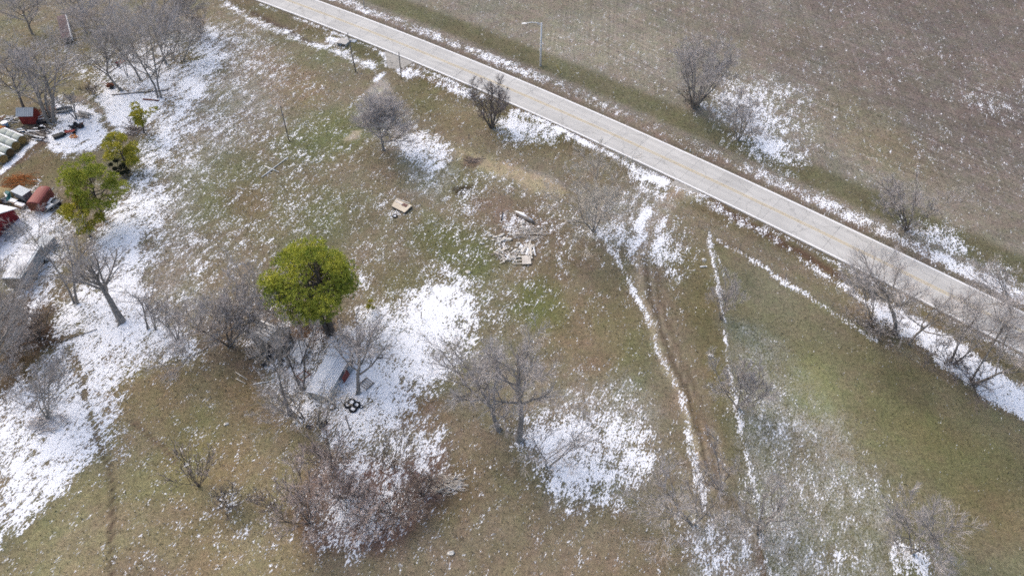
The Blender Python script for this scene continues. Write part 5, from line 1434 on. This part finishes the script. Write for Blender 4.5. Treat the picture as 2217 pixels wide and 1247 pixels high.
# ------------------------------------------------------------------ farmyard
def bale_row(p, q, n, ends, label_fn, first):
    pass
ROWS = [((48.7, 304), (10, 288), 3, 'hay'), ((34.6, 316), (0, 301), 3, 'hay'), ((22.4, 331), (-8, 318), 3, 'hay_dark'), ((7.7, 345), (-22, 332), 2, 'hay')]
RN = ["top", "second", "third", "bottom"]
for i, (p, q, n, hm) in enumerate(ROWS):
    rad = .74
    a = at(*p, dz=rad); c = at(*q, dz=rad); d = (c - a); d.z = 0; d.normalize()
    for k in range(n):
        Lb = 1.45
        s = a + d * (k * (Lb + .06)); e = s + d * Lb
        lb = ("round hay bale with bare %s end, foremost in the %s row" % ('brown' if hm == 'hay' else 'dark brown', RN[i])) if k == 0 else ("grey-wrapped round bale %s in the %s row of four" % (["", "second", "third"][k], RN[i]))
        root = empty("hay_bale", (s + e) / 2 - Vector((0, 0, rad)), lb, "hay bale", "wrapped hay bales in rows")
        MB().tube([s, s.lerp(e, .04), s.lerp(e, .96), e], [rad * .95, rad, rad, rad * .95], 22).build("wrap", M['netwrap'], root, True)
        MB().tube([s - d * .03, s], [rad * .8, rad * .93], 22).build("hay_end", M[hm], root)
        MB().tube([e - d * .05, e + d * .01], [rad * 1.012, rad * 1.012], 22, cap=False).build("rim", M['snow'], root)
        m = MB(); m.bar(s + Vector((-d.y, d.x, 0)) * .45 * -1 + Vector((0, 0, rad * .80)), e + Vector((-d.y, d.x, 0)) * -.45 + Vector((0, 0, rad * .8)), .22, .10); m.build("snow_streak", M['snow'], root)

# small red shed with grey roof
f = frame(at(49, 270), at(81, 269)); a = at(49, 270); L = (at(81, 269) - a).length; f.col[3][2] = a.z
root = empty("red_shed", a, "small red shed with a grey roof among the farmyard junk", "shed")
W = 1.9; hh = 1.75
MB(f).box(0, L, 0, .08, -.1, hh).build("wall", M['red_paint'], root)
MB(f).box(0, L, W - .08, W, -.1, hh).build("wall", M['red_paint'], root)
m = MB(f)
for x in (0, L - .08):
  m = MB(f); m._add([(x, .08, -.1), (x, W - .08, -.1), (x, W - .08, hh), (x, W / 2, hh + .75), (x, .08, hh), (x + .08, .08, -.1), (x + .08, W - .08, -.1), (x + .08, W - .08, hh), (x + .08, W / 2, hh + .75), (x + .08, .08, hh)], [(0, 1, 2, 3, 4), (9, 8, 7, 6, 5), (0, 5, 6, 1), (1, 6, 7, 2), (2, 7, 8, 3), (3, 8, 9, 4), (4, 9, 5, 0)])
  m.build("gable_wall", M['red_paint'], root)
for y0, y1 in ((-.25, W / 2), (W + .25, W / 2)):
    for k in range(8):
        x0 = -.2 + (L + .4) * k / 8; x1 = x0 + (L + .4) / 8 - .03
        z = hh - .12 + .02; m = MB(f); m.poly([(x0, y0, z), (x1, y0, z), (x1, y1, hh + .8), (x0, y1, hh + .8)], .05); m.build("roof_sheet", M['grey_sheet'], root)
for k in range(7): MB(f).box(.15 + L * k / 7, .2 + L * k / 7, -.03, 0, 0, hh - .1).build("batten", M['red_paint'], root)

# barn at the left edge
P0 = at(42, 472); P1 = at(0, 513); dirx = (P1 - P0); dirx.z = 0; dirx.normalize(); Wb = 9.0; hb, hb2 = 1.62, 3.85
f = frame(P0, P0 + dirx); f.col[3][2] = P0.z
Lb = 12.0
root = empty("barn", P0, "dark red barn with a snow-white roof at the left edge", "barn")
# y axis points into the barn (away from the yard)
sg = -1 if (f.to_3x3() @ Vector((0, 1, 0))).y < 0 else 1
def G_(x, y, z): return (x, y * sg, z)
m = MB(f); m._add([G_(0, 0, -.1), G_(Wb, 0, -.1), G_(Wb, 0, hb), G_(Wb / 2, 0, hb2), G_(0, 0, hb), G_(0, .12, -.1), G_(Wb, .12, -.1), G_(Wb, .12, hb), G_(Wb / 2, .12, hb2), G_(0, .12, hb)],
                  [(0, 1, 2, 3, 4), (9, 8, 7, 6, 5), (0, 5, 6, 1), (1, 6, 7, 2), (2, 7, 8, 3), (3, 8, 9, 4), (4, 9, 5, 0)]); m.build("gable_wall", M['red_barn'], root)
for x in (0, Wb - .12):
    m = MB(f); m._add([G_(x, .12, -.1), G_(x + .12, .12, -.1), G_(x + .12, Lb, -.1), G_(x, Lb, -.1), G_(x, .12, hb), G_(x + .12, .12, hb), G_(x + .12, Lb, hb), G_(x, Lb, hb)], [(0, 1, 2, 3), (7, 6, 5, 4), (0, 4, 5, 1), (1, 5, 6, 2), (2, 6, 7, 3), (3, 7, 4, 0)]); m.build("side_wall", M['red_barn'], root)
for x0, x1 in ((-.35, Wb / 2), (Wb + .35, Wb / 2)):
    z0 = hb - .12
    m = MB(f); m.poly([G_(x0, -.35, z0 + .05), G_(x1, -.35, hb2 + .06), G_(x1, Lb, hb2 + .06), G_(x0, Lb, z0 + .05)], .12); m.build("roof", M['snow'], root)
m = MB(f); m.box(*((Wb / 2 - 1.3, Wb / 2 + 1.3) + ((-.06, 0) if sg > 0 else (0, .06)) + (0, 1.9))); m.build("door", M['red_paint'], root)
for k in range(12):
    m = MB(f); x = .3 + k * .75
    m.box(x, x + .05, -.025, 0, 0, hb - .05) if sg > 0 else m.box(x, x + .05, 0, .025, 0, hb - .05); m.build("batten", M['red_barn'], root)

# red rounded livestock trailer
a, c = at(84, 462), at(112, 424); f = frame(a, c); f.col[3][2] = a.z; L = (c - a).length
root = empty("livestock_trailer", a, "faded red livestock trailer with a rounded roof beside the barn", "trailer")
wt, z0, z1 = 1.9, .45, 1.75
prof = [(-wt / 2, z0), (-wt / 2, z1)] + [(-wt / 2 * math.cos(t), z1 + .42 * math.sin(t)) for t in [math.pi * k / 8 for k in range(1, 8)]] + [(wt / 2, z1), (wt / 2, z0)]
m = MB(f); n = len(prof); xs = [0, L - .8, L - .35, L - .05]; sc_ = [1, 1, .9, .62]
pts = [(x, y * s_, z0 + (z - z0) * (s_ * .5 + .5)) for x, s_ in zip(xs, sc_) for y, z in prof]
m._add(pts, [(i * n + k, (i + 1) * n + k, (i + 1) * n + (k + 1) % n, i * n + (k + 1) % n) for i in range(3) for k in range(n)] + [tuple(range(n)), tuple(3 * n + k for k in range(n - 1, -1, -1))])
m.build("body", M['red_faded'], root)
MB(f).box(-.04, 0, -.8, .8, z0 + .15, z1 + .1).build("rear_gate", M['rust'], root)
for s_ in (-1, 1):
    for k in range(5): MB(f).box(.3, L - .9, s_ * wt / 2 - .03, s_ * wt / 2 + .03, .75 + k * .22, .80 + k * .22).build("slat", M['rust'], root)
    MB(f).box(L * .3, L * .62, min(s_ * (wt / 2 + .04), s_ * (wt / 2 + .36)), max(s_ * (wt / 2 + .04), s_ * (wt / 2 + .36)), .78, .86).build("fender", M['white'], root)
    for x in (L * .38, L * .54):
        m = MB(f); m.tube([(x, s_ * (wt / 2 + .08), .36), (x, s_ * (wt / 2 + .32), .36)], .36, 14); w_ = m.build("wheel", M['rubber'], root)
        m = MB(f); m.tube([(x, s_ * (wt / 2 + .30), .36), (x, s_ * (wt / 2 + .34), .36)], .18, 10); m.build("rim", M['steel'], w_)
MB(f).bar((L - .2, 0, .45), (L + 1.2, 0, .5), .12).build("drawbar", M['steel_dark'], root)
m = MB(f); m.tube([(L - .75, -wt / 2 - .01, z1), (L - .75, 0, z1 + .44), (L - .75, wt / 2 + .01, z1)], .03, 5); m.build("white_trim", M['white'], root)

# pale flat-topped stock trailer
P = [at(38, 434), at(61, 444)]; f = frame(P[0], P[1]); f.col[3][2] = P[0].z; L = (P[1] - P[0]).length
root = empty("stock_trailer", P[0], "pale grey flat-topped trailer left of the red livestock trailer", "trailer")
MB(f).box(0, L, 0, 1.35, .5, 1.7).build("body", M['steel_dark'], root)
for k in range(6): MB(f).box(-.1 + (L + .2) * k / 6, -.1 + (L + .2) * (k + 1) / 6 - .03, -.08, 1.43, 1.7, 1.78).build("roof_sheet", M['pale_sheet'], root)
for x in (L * .4, L * .7):
    m = MB(f); m.tube([(x, -.22, .35), (x, -.02, .35)], .35, 12); m.build("wheel", M['rubber'], root)
P = q4([(63, 440, .6), (66, 424, .6), (82, 431, .4), (66, 446, .4)])
root = empty("tarpaulin", at(70, 440), "black tarpaulin with a white edge between the two trailers", "tarpaulin")
m = MB(); m.poly(P, .06); m.build("sheet", M['black'], root)
m = MB(); m.bar(P[1] + Vector((0, 0, .1)), P[2] + Vector((0, 0, .1)), .3, .08); m.build("white_hem", M['white'], root)
P = q4([(6, 413, .9), (22, 416, .9), (27, 436, .3), (24, 444, .1), (13, 434, .5), (16, 424, 1.0)])
root = empty("tarpaulin", at(18, 436), "dark teal tarpaulin draped over stacked things by the barn", "tarpaulin")
m = MB(); m.poly(P, .1); m.build("sheet", M['teal'], root)
P = q4([(6, 414, 1.02), (16, 424, 1.12), (13, 428, .8)]); m = MB(); m.poly(P, .05); m.build("white_corner", M['white'], root)
m = MB(); b = at(18, 438); m.lump(b + Vector((-.1, .2, .15)), 1.0, .9, .6, rr); m.build("load", M['steel_dark'], root)
b = at(4, 428); tag(MB(Matrix.Translation(b)).lump((0, 0, .3), 1.6, 1.6, .9, rr, .12, 14, 8).build("hay_mound", M['hay_mound'], None, True), "weathered round hay bale behind the teal tarpaulin", "hay bale")
for i, (x, y, s) in enumerate([(31, 441, .6), (46, 449, .7)]):
    b = at(x, y); root = empty("snowy_crate", b, ["white snow-topped crate nearest the teal tarpaulin", "wide snow-topped crate below the pale trailer"][i], "crate")
    f = frame(b, b + Vector((1, -.35, 0))); f.col[3][2] = b.z
    MB(f).box(-s, s, -.35, .35, 0, .5).build("side", M['tan_board'], root); MB(f).box(-s - .04, s + .04, -.2, .39, .5, .58).build("snow_cover", M['snow'], root)

# stacked tube gates on the snow
for i, (p, q) in enumerate([((20, 522), (62, 489)), ((26, 526), (70, 494)), ((17, 514), (44, 494))]):
    a, c = at(*p), at(*q); f = frame(a, c); L = (c - a).length; f.col[3][2] = a.z
    root = empty("tube_gate", a, ["upper of three steel tube gates lying beside the red barn", "lower of three steel tube gates lying beside the red barn", "short steel tube gate nearest the red barn's wall"][i], "gate")
    sd = 1 if (f.to_3x3() @ Vector((0, 1, 0))).x < 0 else -1
    for k in range(6):
        y = sd * (k * .26); z = .15 + k * .10
        m = MB(f); m.tube([(0, y, z), (L, y, z)], .028, 6); m.build("rail", M['steel_dark'], root)
    for x in (0, L * .33, L * .66, L):
        m = MB(f); m.bar((x, 0, .15), (x, sd * 1.3, .65), .05, .03); m.build("upright", M['steel_dark'], root)

# weathered box trailer
A = at(64, 629); B_ = at(108, 557); f = frame(A, B_); f.col[3][2] = A.z; L = (B_ - A).length
sd = 1 if (f.to_3x3() @ Vector((0, 1, 0))).x < 0 else -1
hT = 2.3; wT = 2.45
def bx(m, x0, x1, y0, y1, z0_, z1_):
    ys = sorted((y0 * sd, y1 * sd)); return m.box(x0, x1, ys[0], ys[1], z0_, z1_)
root = empty("box_trailer", A, "weathered grey box trailer with snow on its flat roof", "trailer")
bx(MB(f), 0, L, 0, .06, .55, hT).build("side_wall", M['grey_sheet'], root)
bx(MB(f), 0, L, wT - .06, wT, .55, hT).build("side_wall", M['grey_sheet'], root)
bx(MB(f), 0, .06, .06, wT - .06, .55, hT).build("end_wall", M['tan_board'], root)
bx(MB(f), L - .06, L, .06, wT - .06, .55, hT).build("end_wall", M['tan_board'], root)
bx(MB(f), -.04, L + .04, -.04, wT + .04, hT, hT + .06).build("roof", M['pale_sheet'], root)
bx(MB(f), .05, L - .05, .25, wT - .05, hT + .06, hT + .12).build("snow_cover", M['snow_dirty'], root)
bx(MB(f), 0, L, .2, wT - .2, .35, .55).build("chassis", M['black'], root)
for k in range(9): bx(MB(f), L * (k + .5) / 9 - .03, L * (k + .5) / 9 + .03, -.03, 0, .6, hT - .05).build("rib", M['grey_sheet'], root)
for x in (L * .12, L * .25, L * .8):
    m = MB(f); m.tube([(x, sd * .1, .38), (x, sd * .4, .38)], .4, 12); m.build("wheel", M['rubber'], root)
MB(f).box(-.08, 0, min(sd * .1, sd * .16), max(sd * .1, sd * .16), .5, hT).build("corner_post", M['dark_wood'], root)
# rail in front of it and a flat box beyond
lying_pole((0, 614), (26, 572), .06, "pale pole propped at the left edge by the box trailer", 'pale_wood', z=1.0)
f = frame(at(92, 548), at(112, 528)); a = at(92, 548); f.col[3][2] = a.z
root = empty("flat_box", a, "small blue-grey metal box at the far end of the box trailer", "box")
MB(f).box(0, 2.2, -.8, .8, 0, 1.2).build("side", M['grey_sheet'], root); MB(f).box(-.05, 2.25, -.85, .85, 1.2, 1.27).build("lid", M['pale_sheet'], root)

# brown roofed feeder at the top left
a, c = at(150, 97), at(139, 49); f = frame(a, c); L = (c - a).length; f.col[3][2] = a.z
root = empty("cattle_feeder", a, "long rusty brown feeder with a striped roof at the back of the yard", "feeder")
for k in range(10): MB(f).box(L * k / 10, L * (k + 1) / 10 - .05, -.75, .75, 1.3, 1.38).build("roof_sheet", mat("feeder_roof_%d" % k, (.13, .085, .085), var=.25, scale=1) if k == 0 else bpy.data.materials["feeder_roof_0"], root)
MB(f).box(0, L, -.95, -.78, .5, 1.32).build("rail", M['snow_dirty'], root)
MB(f).box(0, L, -.6, .6, .3, .7).build("trough", M['old_wood'], root)
for x in (.1, L / 2, L - .1):
    for y in (-.64, .64): MB(f).box(x - .06, x + .06, y - .06, y + .06, 0, 1.3).build("post", M['old_wood'], root)

# red frame and red heap in the wood
a = at(255, 146); f = frame(a, at(276, 139)); f.col[3][2] = a.z
root = empty("hay_rake", a, "red tubular farm implement frame lying in the snowy wood", "implement")
m = MB(f); m.tube([(0, 0, .4), (1.6, .2, .55), (2.4, .9, .6)], .06, 6); m.tube([(0, .9, .4), (1.6, 1.1, .55), (2.4, .9, .6)], .06, 6); m.build("frame", M['red_paint'], root)
for x in (.3, .9, 1.5): MB(f).bar((x, .05, .45), (x, 1.0, .45), .06).build("crossbar", M['red_paint'], root)
for y in (-.12, .95): m = MB(f); m.tube([(.2, y, .3), (.2, y + .12, .3)], .3, 12); m.build("wheel", M['rubber'], root)
a = at(240, 190); f = frame(a, a + Vector((1, .2, 0))); f.col[3][2] = a.z
root = empty("tiller", a, "rusty red garden implement beside the leaning tree", "implement")
MB(f).lump((0, 0, .45), .8, .5, .35, rr, .3).build("body", M['rust'], root); MB(f).bar((-.2, 0, .6), (-1.3, .5, 1.1), .06).build("handle", M['red_paint'], root)
for y in (-.6, .4): m = MB(f); m.tube([(.3, y, .3), (.3, y + .2, .3)], .3, 10); m.build("wheel", M['rubber'], root)

# junk by the red shed
def crate(p, q, d, h, label, material, name, cat, lift=0, lid=None):
    a, c = at(*p), at(*q); f = frame(a, c); L = (c - a).length; f.col[3][2] = a.z + lift
    root = empty(name, a, label, cat)
    MB(f).box(0, L, -d / 2, d / 2, 0, h).build("body", M[material], root)
    MB(f).box(-.03, L + .03, -d / 2 - .03, d / 2 + .03, h, h + .05).build("lid", M[lid or material], root)
    return root
crate((117, 301), (139, 294), .8, .45, "black rectangular tank lying on the yard snow", 'black', "black_tank", "tank")
crate((82, 270), (102, 265), .8, .5, "dark long box with white edge beside the small red shed", 'black', "long_box", "box", lid='black')
crate((80, 264), (100, 260), .25, .4, "white plank resting on the dark long box", 'white', "white_plank", "plank")
b = at(14, 274); root = empty("blue_barrel", b, "light blue plastic tub at the left of the junk pile", "tub")
MB(Matrix.Translation(b)).tube([(0, 0, 0), (0, 0, .8)], [.42, .5], 14).build("body", M['blue'], root, True); MB(Matrix.Translation(b)).tube([(0, 0, .78), (0, 0, .84)], [.54, .54], 14).build("rim", M['white'], root)
b = at(4, 286); root = empty("orange_tank", b, "rusty orange tank at the left edge above the hay bales", "tank")
MB(Matrix.Translation(b)).tube([(-.9, 0, .5), (.7, .1, .5)], .5, 14).build("body", M['orange'], root, True); MB(Matrix.Translation(b)).box(-.6, .5, -.3, .3, 0, .15).build("cradle", M['dark_wood'], root)
tyre(92, 276, .9, "black tyre with white rim in front of the dark long box", tilt=(.3, 0), lift=.2)
tyre(82, 278, .8, "black tyre leaning left of the white-rimmed tyre", tilt=(.5, .2), lift=.2, filled=False)
tyre(87, 300, .5, "small tyre lying at the corner of the plank pile", tilt=(.1, .1))
def plank_pile(cx, cy, n, sx, sy, ang, label, mats, L=(1.2, 2.8), seed=1, zmax=.5):
    r_ = random.Random(seed); root = empty("plank_pile", at(cx, cy), label, "plank pile")
    for i in range(n):
        a = at(r_.gauss(cx, sx), r_.gauss(cy, sy), r_.uniform(.05, zmax)); t = ang + r_.gauss(0, .25); l_ = r_.uniform(*L)
        v = Vector((math.cos(t), math.sin(t), r_.uniform(-.06, .06))) * l_ / 2
        m = MB(); m.bar(a - v, a + v, r_.uniform(.1, .24), .06); m.build("plank", M[r_.choice(mats)], root)
plank_pile(74, 292, 26, 9, 4, -.25, "pile of grey and snowy boards below the small red shed", ['old_wood', 'dark_wood', 'snow_dirty', 'steel_dark', 'old_wood'], seed=2)
plank_pile(40, 283, 18, 9, 4, .5, "mixed pile of dark scrap left of the snowy boards", ['dark_wood', 'steel_dark', 'old_wood', 'black'], seed=3)
plank_pile(24, 262, 14, 8, 4, .3, "thin scrap metal pile left of the small red shed", ['steel_dark', 'black', 'snow_dirty', 'rust'], L=(.5, 1.4), seed=4)
plank_pile(111, 238, 16, 6, 4, .1, "pile of reddish boards behind the massive tree", ['rust', 'old_wood', 'tan_board'], seed=5)
plank_pile(179, 250, 12, 5, 4, -.3, "stack of grey poles right of the small three-stemmed tree", ['old_wood', 'steel_dark'], seed=6)
plank_pile(100, 275, 10, 5, 5, -.5, "scattered dark pieces around the white-rimmed tyre", ['dark_wood', 'black', 'snow_dirty'], L=(.5, 1.3), seed=8)
plank_pile(103, 222, 9, 4, 6, 1.2, "black scrap leaning by the massive tree's trunk", ['black', 'dark_wood'], L=(.5, 1.2), seed=9, zmax=.9)
plank_pile(12, 256, 16, 7, 5, .8, "jumble of pale and black scrap at the left edge above the blue tub", ['snow_dirty', 'black', 'white', 'steel_dark', 'rust'], L=(.4, 1.2), seed=12, zmax=.7)
plank_pile(60, 281, 18, 12, 3, .1, "row of dark and white odds and ends in front of the small red shed", ['black', 'white', 'dark_wood', 'steel_dark', 'blue'], L=(.4, 1.3), seed=13, zmax=.5)
plank_pile(92, 246, 12, 7, 4, .9, "rusty and black junk between the small red shed and the massive tree", ['rust', 'black', 'old_wood', 'snow_dirty'], L=(.4, 1.4), seed=14, zmax=.6)
b = at(140, 241); root = empty("stock_tank", b, "oval grey stock tank lying on the yard snow", "tank")
m = MB(Matrix.Translation(b) @ Matrix.Rotation(.35, 4, 'Z') @ Matrix.Diagonal((1.5, .75, 1, 1))); m.tube([(0, 0, 0), (0, 0, .45)], [.85, .9], 18, cap=False); m.tube([(0, 0, .1), (0, 0, .14)], [.84, .84], 18); m.build("shell", M['steel_dark'], root, True)
m = MB(Matrix.Translation(b) @ Matrix.Rotation(.35, 4, 'Z') @ Matrix.Diagonal((1.5, .75, 1, 1))); m.torus((0, 0, .45), .9, .04, 18, 6); m.build("rim", M['steel'], root)
b = at(166, 276); root = empty("scrap_pile", b, "black scrap heap with white lid under the three-stemmed tree", "scrap")
for i in range(6):
    MB(Matrix.Translation(b)).lump((rr.uniform(-.9, .9), rr.uniform(-.6, .6), .3), .5, .4, .4, rr, .4, 7, 5).build("scrap_piece", M['black'], root)
MB(Matrix.Translation(b)).lump((-.4, -.3, .75), .3, .3, .12, rr, .1).build("white_lid", M['white'], root)
for i in range(5): MB(Matrix.Translation(b)).bar((rr.uniform(0, 1.2), rr.uniform(-.8, .4), .2), (rr.uniform(.6, 1.6), rr.uniform(-.6, .8), .9), .06).build("bar", M['rust'], root)
a = at(141, 290); f = frame(a, at(162, 287)); f.col[3][2] = a.z
root = empty("garden_cart", a, "low red two-wheeled cart on the yard snow", "cart")
MB(f).box(.1, 1.6, -.3, .3, .3, .4).build("bed", M['red_paint'], root); MB(f).bar((1.6, 0, .4), (2.2, 0, .8), .06).build("handle", M['steel_dark'], root)
for x in (.1, 1.55):
    for s_ in (-1, 1): m = MB(f); m.tube([(x, s_ * .34, .25), (x, s_ * .46, .25)], .26, 12); m.build("wheel", M['rubber'], root)
a = at(155, 296); f = frame(a, at(167, 296)); f.col[3][2] = a.z
root = empty("orange_scrap", a, "orange-yellow frame lying on the snow below the red cart", "scrap")
for x0, y0, x1, y1 in ((-.3, .3, 1.2, -.2), (-.2, -.3, .4, .5), (.0, -.4, 1.1, -.5), (.5, .4, .7, -.5)): MB(f).bar((x0, y0, .12), (x1, y1, .15), .14, .08).build("bar", M['orange'], root)
b = at(125, 470); root = empty("gas_grill", b, "dark machine with a white hood beside the red livestock trailer's nose", "machine")
f = frame(at(104, 459), at(122, 446)); f.col[3][2] = at(104, 459).z
MB(f).box(0, 2.2, -.35, .35, .25, .6).build("body", M['steel_dark'], root); MB(f).box(.1, 1.1, -.3, .3, .6, .75).build("hood", M['white'], root)
for x in (.4, 1.8): m = MB(f); m.tube([(x, -.5, .25), (x, -.36, .25)], .25, 10); m.build("wheel", M['rubber'], root)

# unify: everything that never got its own label is a part already
